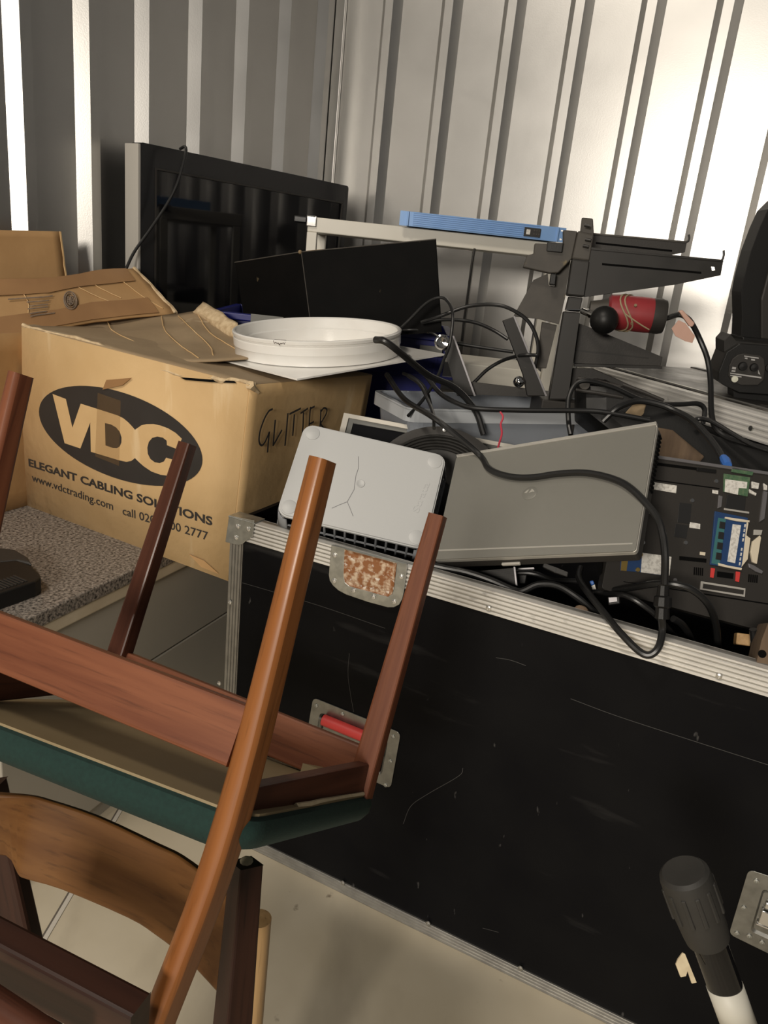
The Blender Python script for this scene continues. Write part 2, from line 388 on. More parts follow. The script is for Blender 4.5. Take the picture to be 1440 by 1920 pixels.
# ================================================================= CABINET AND WORKTOP
WT = .70
e0, e1 = atz(68, 1152, WT), atz(247, 1069, WT)
ed = unit(e1-e0); en = np.array([ed[1], -ed[0], 0])           # along the front edge (away from us), outward normal
kf = Fr(np.stack([ed, -en, [0, 0, 1.0]], 1), np.array([e0[0], e0[1], 0]))
t = thing('worktop', 'speckled grey granite-look worktop under the cardboard boxes', 'worktop', Fr(kf.R, kf.o+np.array([0, 0, WT])))
mb = MB(); mb.prism([(-.12, .62), (-.12, .006), (-.114, 0), (1.35, 0), (1.35, .62)][::-1], -.036, 0)
mesh_obj('slab', mb, 'granite', t, bevel=.007, seg=3)
t = thing('base_cabinet', 'grey cabinet with cream edge strip under the granite worktop', 'cabinet', kf)
mesh_obj('carcass', MB().box((.615, .315, .315), (1.43, .55, .63)), 'cab', t)
mesh_obj('edge_strip', MB().box((.615, .022, .648), (1.45, .034, .034)), 'cab_edge', t, bevel=.004)
seam = kf.l(onpl(340, 1202, kf.w(0, .02, 0), kf.R[:, 1]))[2]
mesh_obj('drawer_front', MB().box((.615, .028, (seam+.629)/2), (1.42, .018, .627-seam)), 'cab', t, bevel=.003)
mesh_obj('door', MB().box((.615, .028, (seam-.004+.06)/2), (1.42, .018, seam-.066)), 'cab', t, bevel=.003)
mesh_obj('plinth', MB().box((.615, .07, .03), (1.40, .03, .06)), 'blk_mid', t)

# black dock lying on the worktop at the left
zf = Fr(np.eye(3), (0, 0, WT)); top = [(-40, 1075), (0, 1052), (32, 1050), (58, 1060), (74, 1075), (77, 1083), (66, 1090), (0, 1113), (-40, 1128)]
tf2 = Fr(np.eye(3), (0, 0, WT+.038)); P = tf2.P(top); cx, cy = np.mean(P, 0)
t = thing('desk_dock', 'black ribbed plastic dock with rounded end on the granite worktop', 'dock', Fr(np.eye(3), (cx, cy, WT)))
loc = [(a-cx, b-cy) for a, b in P][::-1]
mesh_obj('base', MB().prism(loc, 0, .038), 'blk', t, bevel=.004, seg=3)
mb = MB(); d0 = np.array(loc[2])*0
e = unit(np.array(P[7])-np.array(P[6])); q = np.array([-e[1], e[0]])
for k in range(16):
    p = np.array(P[6])+e*(.012+.0085*k)-q*.012-np.array([cx, cy]); mb.box((*(p-q*.022), .0385), (.0035, .044, .003), np.array([[e[0], q[0], 0], [e[1], q[1], 0], [0, 0, 1]]))
mesh_obj('rib', mb, 'blk_mid', t)
P2 = Fr(np.eye(3), (0, 0, WT+.04)).P([(-60, 1040), (0, 1026), (30, 1030), (52, 1043), (60, 1056), (30, 1050), (0, 1053), (-60, 1080)])
mesh_obj('cover', MB().prism([(a-cx, b-cy) for a, b in P2][::-1], .005, .040), 'blk_mid', t, bevel=.006, seg=3)

# ================================================================= PRINTED CARDBOARD BOX
FLB, FRB = atz(45, 945, WT), atz(428, 1088, WT)
FLT, FRT = at(42, 612, FLB[1]-.03), at(468, 722, FRB[1]-.03)
bu = unit(FRB-FLB); r = ray(697, 703); BRT = CAM+r*(((FRT-CAM)@bu)/(r@bu)); bk = BRT-FRT
BRB = FRB+np.array([bk[0], bk[1], 0])*.98; BLB = FLB+np.array([bk[0], bk[1], 0])*.8; BLT = FLT+bk*.8
t = thing('cardboard_box', 'large brown cardboard box printed with a black oval and lettering on the granite worktop', 'box', Fr(np.eye(3), (FLB+FRB)/2))
def bil(a, b, c, d, u, v): return (np.asarray(a)*(1-u)+np.asarray(b)*u)*(1-v)+(np.asarray(d)*(1-u)+np.asarray(c)*u)*v
def nz(p, s, a): return np.array(noise.noise_vector(Vector(np.asarray(p)*s)))*a
def panel(a, b, c, d, nu=16, nv=12, amp=.0, sc=7, bulge=0.0):
    n = unit(np.cross(np.asarray(b)-a, np.asarray(d)-a))
    return lambda u, v: bil(a, b, c, d, u, v)+n*(amp*noise.noise(Vector(bil(a, b, c, d, u, v)*sc))*min(1, 8*u, 8*v, 8-8*u, 8-8*v)+bulge*16*u*(1-u)*v*(1-v))
mb = MB()
tw = lambda p: p
mb.grid(panel(FLB, FRB, FRT, FLT), 2, 2, False)
mb.grid(panel(FRB, BRB, BRT, FRT, amp=.006, sc=6), 18, 14)
mb.grid(panel(BRB, BLB, BLT, BRT), 2, 2, False)
mb.grid(panel(BLB, FLB, FLT, BLT), 2, 2, False)
mb.grid(panel(FLB, BLB, BRB, FRB), 2, 2, False)
def loc(mb, parent):
    o = WM[parent.name].translation; R = np.array(WM[parent.name].to_3x3()); o = np.array(o)
    mb.v = [tuple(R.T@(np.array(p)-o)) for p in mb.v]; return mb
mesh_obj('body', loc(mb, t), 'board', t, solid=.005)
# lower top flap, then the raised creased flap over it
mb = MB().grid(panel(FLT, FRT, BRT, BLT, amp=.006, sc=6), 18, 14)
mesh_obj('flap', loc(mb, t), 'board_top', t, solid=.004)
fa = [at(40, 611, FLT[1]-.002), at(130, 636, 2.06), at(250, 668, 1.945), at(300, 675, 1.92), at(345, 679, 1.905), at(405, 677, 1.91), at(470, 672, 1.95)]
fb = [at(150, 603, 2.42), at(235, 597, 2.46), at(300, 592, 2.48), at(332, 590, 2.47), at(366, 584, 2.44), at(402, 608, 2.33), at(455, 640, 2.2)]
def fl2(u, v):
    i = min(int(u*6), 5); k = u*6-i; p = lerp(lerp(fa[i], fa[i+1], k), lerp(fb[i], fb[i+1], k), v)
    return p+np.array([0, 0, 1.0])*(.010*noise.noise(Vector(p*9))*min(1, 6*v, 6-6*v)+.012*math.sin(math.pi*v)*(-1))
mb = MB().grid(fl2, 30, 16)
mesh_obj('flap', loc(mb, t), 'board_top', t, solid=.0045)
# folded-up lip at the back of the flap
ca = [at(362, 588, 2.43), at(400, 612, 2.32), at(440, 638, 2.215)]; cb = [at(378, 566, 2.45), at(410, 583, 2.36), at(446, 606, 2.25)]
mb = MB().grid(lambda u, v: lerp(lerp(ca[0], ca[1], u*2) if u < .5 else lerp(ca[1], ca[2], u*2-1), lerp(cb[0], cb[1], u*2) if u < .5 else lerp(cb[1], cb[2], u*2-1), v)+nz((u*4, v*3, 0), 1, .006)+np.array([.01, -.03, 0])*math.sin(v*3), 10, 6)
mesh_obj('folded_lip', loc(mb, t), 'torn', t, solid=.006)
# torn, rolled edge along the front top
ep = spline([FLT+(0, 0, .002), at(90, 622, 2.06), at(170, 642, 1.985), at(240, 668, 1.925), at(262, 683, 1.90), at(330, 700, 1.835), at(400, 709, 1.775), at(450, 716, 1.735), FRT+np.array([.01, .02, 0])], 6)
mb = MB().tube([p+nz(p, 30, .006) for p in ep], [.005+.004*abs(noise.noise(Vector(p*20))) for p in ep], 6)
mesh_obj('torn_edge', loc(mb, t), 'torn', t)
mb = MB().tube([p+nz(p, 40, .004) for p in [lerp(FRT, FRT+(BRT-FRT)*.06, k/6)+np.array([0, 0, -.003*k]) for k in range(7)]], [.011-.001*k for k in range(7)], 6)
mesh_obj('torn_corner', loc(mb, t), 'torn', t)
def crease(fn, pts, parent, r=.0016):
    P = spline([fn(*p)+np.array([0, -.003, .0035]) for p in pts], 6); return mesh_obj('crease', loc(MB().tube([p+nz(p, 60, .0015) for p in P], r, 5), parent), 'board', parent)
for c in ([(.36, .96), (.45, .62), (.60, .34), (.74, .08)], [(.52, .95), (.66, .66), (.80, .42), (.82, .2)], [(.70, .95), (.80, .72), (.95, .55)], [(.12, .9), (.22, .5), (.42, .2)]): crease(fl2, c, t)
# printing on the front face
pf = fr_xy((FLB+FRB+FLT+FRT)/4, FRB-FLB, (FLT+FRT)/2-(FLB+FRB)/2)
# a slightly twisted face: ink follows it
def onface(mb, off=.0035):
    """move flat-frame ink on to the twisted front face"""
    V = []
    for x, y, z in mb.v:
        p = pf.w(x, y, 0); rr = p-CAM
        u = v = .5
        for _ in range(8):
            q = bil(FLB, FRB, FRT, FLT, u, v); du = bil(FLB, FRB, FRT, FLT, u+1e-4, v)-q; dv = bil(FLB, FRB, FRT, FLT, u, v+1e-4)-q
            A = np.stack([du*1e4, dv*1e4, -pf.R[:, 2]], 1); s = np.linalg.solve(A, p-q); u += s[0]; v += s[1]
        V.append(tuple(bil(FLB, FRB, FRT, FLT, u, v)+pf.R[:, 2]*(off+z)))
    mb.v = V; return mb
def ccv(pts): return pf.P([(60+a/4.235, 710+b/4.235) for a, b in pts])
oval = [(713+648*math.cos(k*math.pi/36), 452+397*math.cos(k*math.pi/36-math.radians(61.3))) for k in range(72)]
mesh_obj('oval_print', loc(onface(MB().prism(ccv(oval), 0, .0004)), t), 'ink', t, label='black printed oval')
vd = [(175, 120), (280, 160), (332, 388), (398, 197), (560, 248), (690, 290), (735, 312), (775, 345), (806, 378), (828, 404), (880, 368), (920, 359), (975, 358), (1030, 370), (1090, 392), (1150, 428), (1200, 475), (1165, 558), (1082, 526), (1080, 490), (1050, 466), (1005, 457), (965, 468), (938, 500), (926, 545), (930, 595), (950, 635), (985, 662), (1025, 668), (1058, 655), (1075, 625), (1180, 655), (1150, 730), (1090, 768), (1030, 760), (960, 735), (900, 695), (860, 660), (828, 628), (800, 650), (760, 658), (700, 645), (478, 578), (474, 345), (395, 552), (270, 510)]
dh = [(590, 350), (640, 362), (680, 386), (708, 420), (722, 465), (721, 505), (708, 535), (685, 550), (650, 548), (594, 528)]
mesh_obj('logo_letters', loc(onface(MB().prism(ccv(vd), .0006, .0010, [ccv(dh)])), t), 'board', t, label='VDC letters in bare cardboard')
mesh_obj('slogan_print', loc(onface(text_mb(pf, 'ELEGANT CABLING SOLUTIONS', (56, 873), (400, 985), .0225, off=.0002, bold=.03)), t), 'ink', t)
for s_, a_, b_ in (('www.vdctrading.com', (62, 901), (214, 956)), ('call 020 7700 2777', (232, 964), (392, 1013))): mesh_obj('contact_print', loc(onface(text_mb(pf, s_, a_, b_, .0235, off=.0002, bold=.008)), t), 'ink', t)
# strip of clear tape over the front and a peeling tab
mesh_obj('tape', loc(onface(MB().prism(pf.P([(186, 736), (229, 751), (226, 873), (181, 855)]), .0011, .0013)), t), 'clear_tape', t)
mesh_obj('tape', loc(onface(MB().prism(pf.P([(203, 712), (250, 708), (233, 722), (196, 730)]), .0016, .0030)), t), 'tape', t)
mesh_obj('tape', loc(onface(MB().prism(pf.P([(357, 1038), (385, 1050), (413, 1075), (380, 1062)]), .0006, .0020)), t), 'board_dark', t)
mesh_obj('gap_shade', loc(onface(MB().prism(pf.P([(340, 707), (395, 711), (441, 714), (446, 718), (395, 716), (350, 712)]), .0004, .0012)), t), 'void', t)  # dark slit painted on the face for the shade under the lip
mb = MB()
for k in range(26):
    x = 445-.121*(k*14)*1.0; y = 738+13.5*k
    for j in range(1):
        pass
# marker writing on the side
sf2 = fr_xy((FRB+BRB+FRT+BRT)/4, BRB-FRB, (FRT+BRT)/2-(FRB+BRB)/2)
G = [[(370, 195), (320, 220), (260, 320), (205, 470), (185, 600), (200, 670), (235, 680), (280, 610), (325, 500)], [(325, 500), (310, 640), (300, 780)], [(405, 340), (390, 500), (375, 690)], [(375, 690), (430, 590), (495, 475)], [(575, 250), (555, 480), (535, 690)], [(595, 262), (750, 185)], [(662, 265), (650, 420), (640, 555)], [(745, 252), (845, 185)], [(785, 240), (780, 400), (770, 520)], [(880, 165), (868, 300), (860, 430)], [(860, 400), (925, 365)], [(872, 190), (935, 160)], [(1020, 200), (1015, 330), (1005, 460)], [(1020, 230), (1060, 180), (1100, 200), (1088, 265), (1040, 350), (1020, 395), (1068, 470)]]
mb = MB()
for st in G:
    P = [sf2.px(460+a/7.2, 740+b/7.2, .009) for a, b in st]; P = [p[:2] for p in spline([(*p, 0) for p in P], 4)]
    m2 = stroke_mb(P, .005, .009); mb.add(m2.v, m2.f)
mb.v = [tuple(sf2.w(p)) for p in mb.v]
mesh_obj('marker_writing', loc(mb, t), 'ink', t, label='handwritten word GLITTER', solid=.0006)

# ================================================================= SECOND CARDBOARD BOX (left, opened)
q0 = atz(0, 962, WT); q1 = atz(43, 950, WT); qd = unit(q1-q0); qn = np.array([qd[1], -qd[0], 0])
bf = Fr(np.stack([qd, -qn, [0, 0, 1.0]], 1), q0)
t = thing('cardboard_box', 'opened brown cardboard box with raised printed flap behind the oval-print box', 'box', bf)
h = .50
mb = MB()
for a, b in (((-.40, 0), (.24, 0)), ((.24, 0), (.24, .26)), ((.24, .26), (-.40, .26)), ((-.40, .26), (-.40, 0))):
    A, B = np.array((*a, .001)), np.array((*b, .001)); mb.grid(panel(A, B, B+(0, 0, h), A+(0, 0, h), amp=.004), 10, 10)
mb.add([(-.40, 0, .001), (.24, 0, .001), (.24, .26, .001), (-.40, .26, .001)], [(0, 1, 2, 3)])
mesh_obj('body', mb, 'board_dark', t, solid=.005)
A = [at(-90, 650, 2.0), at(40, 628, 2.14), at(180, 603, 2.34), at(330, 588, 2.50)]; B = [at(-90, 527, 2.18), at(98, 522, 2.36), at(175, 510, 2.50), at(252, 503, 2.64)]
def fl3(u, v):
    i = min(int(u*3), 2); k = u*3-i; p = lerp(lerp(A[i], A[i+1], k), lerp(B[i], B[i+1], k), v); return p+np.array([0, 0, 1.0])*.006*noise.noise(Vector(p*8))
o = mesh_obj('flap', loc(MB().grid(fl3, 24, 10), t), 'board_dark', t, solid=.005)
def onflap(u0, u1, v0, v1, off=.006, nu=10, nv=2): return MB().grid(lambda a, b: fl3(u0+(u1-u0)*a, v0+(v1-v0)*b)+np.array([.0, -off*.8, off]), nu, nv)
mesh_obj('tape', loc(onflap(0, .93, .70, .985), t), 'tape', t); mesh_obj('tape', loc(onflap(0, .93, .02, .34), t), 'tape', t)
ft = MB(); C0 = fl3(.53, .45)
du, dv = fl3(.56, .45)-fl3(.53, .45), fl3(.53, .5)-fl3(.53, .45)
ev = np.array([0, -.008, .0075])
for kk in (1.0, .78, .5):
    ring = [C0+ev+(du*1.35*math.cos(a)+dv*2.9*math.sin(a)+du*.8*math.cos(a+.0)*0-dv*1.7*math.cos(a))*kk for a in [2*math.pi*i/28 for i in range(28)]]
    ft.tube(ring+[ring[0]], .0022 if kk == 1 else .0016, 5, False)
for a in (.2, .9, 1.7, 2.6): ft.tube([C0+ev-(du*1.0*math.cos(a)+dv*2.2*math.sin(a)-dv*1.3*math.cos(a))*.75, C0+ev+(du*1.0*math.cos(a)+dv*2.2*math.sin(a)-dv*1.3*math.cos(a))*.75], .0022, 5)
mesh_obj('oval_stamp', loc(ft, t), 'ink_faint', t)
mb = MB()
for i, (u0, u1, v) in enumerate(((.21, .41, .60), (.29, .40, .52), (.31, .405, .44), (.31, .41, .39), (.33, .415, .30), (.34, .46, .25))):
    m2 = onflap(u0, u1, v, v+.022, .008, 4, 1); mb.add(m2.v, m2.f)
mesh_obj('stamp_lines', loc(mb, t), 'ink_faint', t)
for c in ([(.50, .98), (.56, .72), (.72, .38), (.86, .04)], [(.62, .95), (.68, .7), (.80, .4)], [(.22, .9), (.30, .5), (.33, .1)], [(.80, .95), (.90, .45), (.96, .1)]): crease(fl3, c, t, .0014)
mb = MB().tube([fl3(1, k/8)+nz((k, 0, 0), .9, .006) for k in range(9)], .007, 6)
mesh_obj('torn_edge', loc(mb, t), 'torn', t)
A2 = [at(-60, 430, 2.27), at(112, 434, 2.47), at(124, 530, 2.46), at(-60, 535, 2.26)]
mesh_obj('flap', loc(MB().grid(panel(*A2, amp=.004), 10, 8), t), 'board_dark', t, solid=.006)
mesh_obj('torn_edge', loc(MB().tube([lerp(A2[1], A2[2], k/6)+nz((k, 3, 0), .7, .002) for k in range(7)], .0045, 6), t), 'board', t)

# ================================================================= TELEVISION
td = np.array([math.cos(math.radians(55)), math.sin(math.radians(55)), 0]); T0 = at(263, 266, 2.68)
T1 = np.array([0, 0, 0]); tvf = fr_xy(T0, td, (0, 0, 1)); r1 = tvf.px(654, 350)[0]
TW, TH = r1, .66
t = thing('television', 'large black flat television leaning by the metal left wall', 'television', Fr(tvf.R, tvf.w(TW/2, -TH, 0)))
def tvp(p): return (p[0]+TW/2, p[1]-TH)
o2 = Fr(tvf.R, tvf.o)
mesh_obj('frame', MB().prism(rrect(0, -TH, TW, 0, .012), -.05, 0, [rrect(.062, -TH+.07, TW-.035, -.072, .004)]), 'bezel', t, o2, bevel=.003)
mesh_obj('screen', MB().box((TW/2, -TH/2, -.013), (TW-.08, TH-.12, .012)), 'screen', t, o2)
mesh_obj('inner_trim', MB().prism([(.058, -TH+.066), (TW-.031, -TH+.066), (TW-.031, -.068), (.058, -.068)], -.003, .0025, [[(.064, -TH+.072), (TW-.037, -TH+.072), (TW-.037, -.074), (.064, -.074)]]), 'blk_mid', t, o2)
mesh_obj('side_trim', MB().box((-.004, -TH/2, -.034), (.012, TH-.01, .07)), 'silver', t, o2, bevel=.003)
mesh_obj('back_cover', MB().box((TW/2, -TH/2, -.072), (TW-.04, TH-.04, .05)), 'steel_pan', t, o2, bevel=.01)
mesh_obj('foot', MB().box((TW/2, -TH-.01, -.05), (.5, .02, .1)), 'blk', t, o2, bevel=.004)

# ================================================================= WHITE SHELF UNIT
SY = 2.78; za = at(590, 407, SY)[2]; zb = at(700, 445, SY)[2]-.004; xl = at(576, 430, SY)[0]; xr = at(1075, 460, SY)[0]
shf = Fr(np.eye(3), ((xl+xr)/2, SY, 0)); hw = (xr-xl)/2
t = thing('shelf_unit', 'cream painted steel shelf unit standing before the ribbed back wall', 'shelf', shf)
mesh_obj('top_shelf', MB().box((0, .16, (za+zb)/2), (2*hw, .32, za-zb)), 'white_steel', t, bevel=.003)
for sx in (-1, 1):
    for yy in (.012, .30): mesh_obj('post', MB().box((sx*(hw-.017), yy, zb/2), (.034, .03, zb)), 'white_steel', t, bevel=.002)
zl = at(940, 690, SY)[2]
mesh_obj('lower_shelf', MB().box((0, .16, zl-.05), (2*hw-.07, .29, .10)), 'white_steel', t, bevel=.003)
mesh_obj('lower_shelf', MB().box((0, .16, .30), (2*hw-.07, .29, .03)), 'white_steel', t, bevel=.003)
mesh_obj('corner_bracket', MB().box((-hw+.014, -.004, za-.014), (.032, .008, .034)).box((-hw+.012, .014, za+.002), (.03, .05, .004)), 'chrome', t, bevel=.002)
mesh_obj('clamp', MB().box((-hw-.025, .01, za-.012), (.045, .03, .022)), 'blk_gloss', t, bevel=.004)

# blue rack amplifier lying on the shelf
A = at(748, 425, SY-.03); Bp = at(1057, 457, SY-.03); af = fr_xy((A[0], A[1], za+.002), (Bp[0]-A[0], 0, 0.0), (0, 0, 1))
aw = Bp[0]-A[0]; ah = .046
t = thing('rack_amplifier', 'pale blue slim rack unit lying on top of the cream shelf', 'rack unit', af)
mesh_obj('front_panel', MB().box((aw/2, ah/2, 0), (aw-.05, ah, .01)), 'blue_amp', t, bevel=.001)
mb = MB()
for k in range(7): mb.box((aw*.46, .006+k*.0062, .0055), (aw*.76, .0030, .004))
mesh_obj('cooling_fins', mb, 'blue_amp', t, bevel=.0007)
mesh_obj('chassis', MB().box((aw/2, ah/2, -.13), (aw-.05, ah-.004, .25)), 'blue_amp', t)
for x, n in ((.013, 1), (aw-.013, 1)):
    hs = [circ((x, ah*.2), .0045, 10, .7), circ((x, ah*.8), .0045, 10, .7)] if x > .1 else []
    e = mesh_obj('rack_ear', MB().prism([(x-.013, 0), (x+.013, 0), (x+.013, ah), (x-.013, ah)], -.002, .004, hs), 'blue_amp', t)
    mesh_obj('flange', MB().box((x+(.014 if x < .1 else -.014), ah/2, .004), (.006, ah, .016)), 'blue_amp', t, bevel=.001)
x0 = aw*.80
pl = mesh_obj('control_window', MB().box((x0, ah*.46, .007), (.055, .028, .006)), 'blk_mid', t, bevel=.001)
mesh_obj('button', MB().box((x0-.014, ah*.46, .011), (.013, .016, .005)), 'label', pl, Fr(af.R, af.o), bevel=.001)
mb = MB()
for i in range(3):
    for j in range(2): mb.box((x0+.006+i*.008, ah*.36+j*.011, .0105), (.004, .005, .002))
mesh_obj('indicator', mb, 'steel_dusty', pl, Fr(af.R, af.o))

# ================================================================= BLUE CRATE, BLACK BOX
cw0, cw1 = at(405, 590, 2.42), at(840, 640, 2.42); ztop = at(600, 603, 2.42)[2]
cf2 = Fr(np.eye(3), ((cw0[0]+cw1[0])/2, 2.42, WT)); W_ = (cw1[0]-cw0[0])/2; H_ = ztop-WT
t = thing('storage_crate', 'royal blue plastic crate behind the white enamel ring', 'crate', cf2)
mb = MB(); hz = H_
def taper(x, y, z): return (x*(1-.06*(1-z/hz)), y*(1-.06*(1-z/hz)), z)
out = [(-W_, 0), (W_, 0), (W_, .34), (-W_, .34)]; inn = [(-W_+.006, .006), (W_-.006, .006), (W_-.006, .334), (-W_+.006, .334)]
mb.loft([[taper(a, b, 0) for a, b in out], [taper(a, b, hz) for a, b in out]], False, False)
mb.loft([[taper(a, b, 0) for a, b in inn][::-1], [taper(a, b, hz) for a, b in inn][::-1]], False, False)
mb.add([taper(a, b, .001) for a, b in out], [(3, 2, 1, 0)])
mesh_obj('body', mb, 'blue_crate', t)
mesh_obj('rim', MB().prism([(-W_-.018, -.018), (W_+.018, -.018), (W_+.018, .358), (-W_-.018, .358)], hz-.02, hz, [inn]), 'blue_crate', t, bevel=.003)
mb = MB()
for x in (-.25, -.1, .05, .2, .33): 
    if abs(x) < W_: mb.box((x, .005, hz*.62), (.008, .02, hz*.7))
mb.box((.1, .0, hz*.78), (W_*1.6, .018, .008))
mesh_obj('rib', mb, 'blue_crate', t)
mesh_obj('card_holder', MB().box((-W_*.55, -.021, hz-.014), (.10, .006, .035)), 'frame_grey', t, bevel=.001)
mesh_obj('card_holder', MB().box((W_*.86, -.021, hz-.05), (.07, .006, .03)), 'frame_grey', t, bevel=.001)

R_ = np.array([[0.9619, -0.1883, -0.1982], [-0.2056, -0.0205, -0.9784], [0.1802, 0.9819, -0.0585]])
blf = Fr(R_, np.array([-0.1053, 2.3, 1.4082])); a_, b_ = .3958, .2328
t = thing('black_case_box', 'plain black painted box with worn edges above the blue crate', 'box', blf)
L0 = blf.px(440, 492); LB = blf.px(452, 585)
# right face runs straight, the left face turns slightly back
TLc = (-a_/2, b_/2); TRc = (a_/2, b_/2)
lz = -.10; Ltop = blf.px(440, 492, lz); Lbot = blf.px(452, 588, lz)
mb = MB()
pts_b = [(-a_/2+.003, -b_/2-.02, 0), (a_/2, -b_/2-.02, 0), (a_/2-.05, -b_/2-.02, -.26), (Lbot[0], -b_/2-.02, lz-.1), (Lbot[0]+.008, -b_/2-.02, lz)]
pts_t = [(-a_/2, b_/2, 0), (a_/2, b_/2, 0), (a_/2-.05, b_/2, -.26), (Ltop[0], Ltop[1], lz-.1), (Ltop[0], Ltop[1], lz)]
mb.loft([pts_b, pts_t], False, True)
mesh_obj('body', mb, 'blk_matt', t, bevel=.003)
mb = MB().tube([pts_t[4], pts_t[0], pts_t[1]], .0016, 6); mb.tube([pts_t[0], pts_b[0]], .0014, 6)
mesh_obj('worn_edge', mb, 'steel_dusty', t)
mesh_obj('chipped_corner', MB().ball((-a_/2-.004, b_/2, .0), .006, 8).box((-a_/2+.04, b_/2+.0005, -.001), (.05, .003, .004)), 'rag', t)

# ================================================================= WHITE RING ON SQUARE PLATE
RY = 2.1; pl_, pr_, pfn = at(350, 658, RY), at(834, 665, RY), at(595, 713, RY-.352); pc = (pl_+pr_)/2
rx = unit(pr_-pl_); rf = fr_xy(pc, rx, pc-pfn); hd = np.linalg.norm(pr_-pl_)/2
t = thing('flanged_ring', 'white enamelled ring on a square flange plate lying on the cardboard box', 'duct flange', rf)
mesh_obj('flange_plate', MB().prism([(hd, 0), (0, hd), (-hd, 0), (0, -hd)], -.002, .002), 'white_enamel', t)
cl = rf.l(at(441, 640, RY)); cr = rf.l(at(752, 652, RY)); rr = (cr[0]-cl[0])/2*1.0; cxr = (cl[0]+cr[0])/2
rgf = Fr(rf.R, rf.w(cxr, .0, 0)); hh = .066
prof = [(rr-.012, 0), (rr-.012, .002), (rr-.004, .004), (rr-.003, hh*.42), (rr-.001, hh*.46), (rr-.001, hh*.74), (rr-.006, hh*.79), (rr-.006, hh*.82), (rr, hh*.86), (rr+.001, hh*.96), (rr-.002, hh), (rr-.006, hh), (rr-.010, hh*.95), (rr-.012, hh*.55), (rr-.016, hh*.5), (rr-.016, 0)]
rg = mesh_obj('ring', MB().lathe(prof, 72), 'white_enamel', t, rgf)
ch = rgf.l(at(541, 636, RY-.2)); ang = math.atan2(-1, -.32)
q = [((rr+.0012)*math.cos(ang+k*.012), (rr+.0012)*math.sin(ang+k*.012)) for k in range(-6, 7)]
mb = MB(); V = []
for i, (a, b) in enumerate(q): V += [(a, b, hh*(.965-.10*abs(math.sin(i*1.3))-(.05 if 4 < i < 8 else 0))), (a*.97, b*.97, hh*1.01)]
mb.add(V, [(2*i, 2*i+1, 2*i+3, 2*i+2) for i in range(len(q)-1)]); mesh_obj('chip', mb, 'dirt', rg, rgf, solid=.001)

# ================================================================= BIG BLACK FLIGHT CASE
CH = .893; CL = 1.95; CD = .62
C0 = np.array([-.3456, 1.671, 0]); cxd = np.array([math.cos(math.radians(-24.9)), math.sin(math.radians(-24.9)), 0])
cf = fr_xy(C0, cxd, (0, 0, 1))
t = thing('flight_case', 'big open black flight case with ribbed aluminium edges in the foreground', 'flight case', cf)
FC = t
def cp(pts, off=.012): return cf.P(pts, off)
# the front has a dish opening behind the top latch
dish = [(646, 1022), (645, 1084), (652, 1098), (727, 1118), (737, 1111), (745, 1050)]
mesh_obj('front_panel', MB().box((CL/2, CH/2, -.006), (CL, CH, .012)), 'laminate', t)
mesh_obj('side_panel', MB().box((.006, CH/2, -CD/2), (.012, CH-.01, CD-.012)), 'laminate', t)
mesh_obj('side_panel', MB().box((CL-.006, CH/2, -CD/2), (.012, CH-.01, CD-.012)), 'laminate', t)
mesh_obj('back_panel', MB().box((CL/2, CH/2-.05, -CD+.006), (CL, CH-.1, .012)), 'laminate', t)
mesh_obj('base', MB().box((CL/2, .012, -CD/2), (CL, .024, CD-.012)), 'laminate', t)
mesh_obj('inner_tray', MB().box((CL/2, .70, -CD/2), (CL-.03, .02, CD-.03)), 'void', t)
def trim_prof(hgt, th=.0035, top=.030, n=5):
    """ribbed L-section: (out, up) points"""
    P = [(0, -hgt), (th, -hgt)]
    for k in range(n):
        y0 = -hgt+hgt*(k+.18)/n; y1 = -hgt+hgt*(k+.5)/n; y2 = -hgt+hgt*(k+.68)/n
        P += [(th, y0), (th+.0032, y0+.0012), (th+.0032, y1), (th, y2)]
    P += [(th, .003), (-top, .003), (-top, 0), (0, 0)]
    return P
tp = trim_prof(.046)
mb = MB(); mb.loft([[(x, CH+b, a) for a, b in tp] for x in (0.0, CL)], False)
tt = mesh_obj('top_trim', mb, 'alu', t)
for k in range(5): mesh_obj('groove', MB().box((CL/2, CH-.046+.046*(k+.84)/5, .0036), (CL-.02, .0026, .0016)), 'alu_dull', tt, Fr(cf.R, cf.o))  # darker strips put the shade between the ribs into the colour
mb = MB(); mb.loft([[(x, CH+.002, -.030+a) for a, b in [(0, 0)]]+[(x, CH+.004, -.026), (x, CH+.004, -.016), (x, CH+.002, -.012)] for x in (0.02, CL)], False)
mesh_obj('tongue', mb, 'alu_dull', t)
tp2 = trim_prof(.034, n=4)
mb = MB(); mb.loft([[(-b+.0-.0, y, a) for a, b in [(p[0], p[1]) for p in tp2]][::-1] for y in (0.0, CH)], False)
mb.v = [(v[0], v[1], v[2]) for v in mb.v]
mesh_obj('side_trim', mb, 'alu_dull', t)
mb = MB(); mb.loft([[(x, -b, a) for a, b in tp2][::-1] for x in (0.0, CL)], False)
mesh_obj('bottom_trim', mb, 'alu_dull', t)
def rivet(parent, pts, r=.0055, off=.006, mat='rivet', px=True):
    for p in pts:
        x, y = cf.px(*p, off) if px else p
        f = Fr(cf.R, cf.w(x, y, off)); mb = MB().lathe([(r, 0), (r*.9, r*.35), (r*.45, r*.5), (r*.38, r*.25), (.00001, r*.2)], 14)
        mesh_obj('rivet', mb, mat, parent, f)
rivet(t, [(916, 1140), (1348, 1268), (431, 1129), (411, 1281)], .006, .0058)
rivet(t, [(803, 1731), (976, 1815), (643, 1655)], .006, .0058, 'alu_dull')
br = mesh_obj('corner_bracket', MB().prism(cp([(430, 966), (477, 976), (475, 1006), (468, 1009), (455, 1020), (447, 1022), (423, 1016)], .007)[::-1], .0062, .0085), 'zinc', t, bevel=.001)
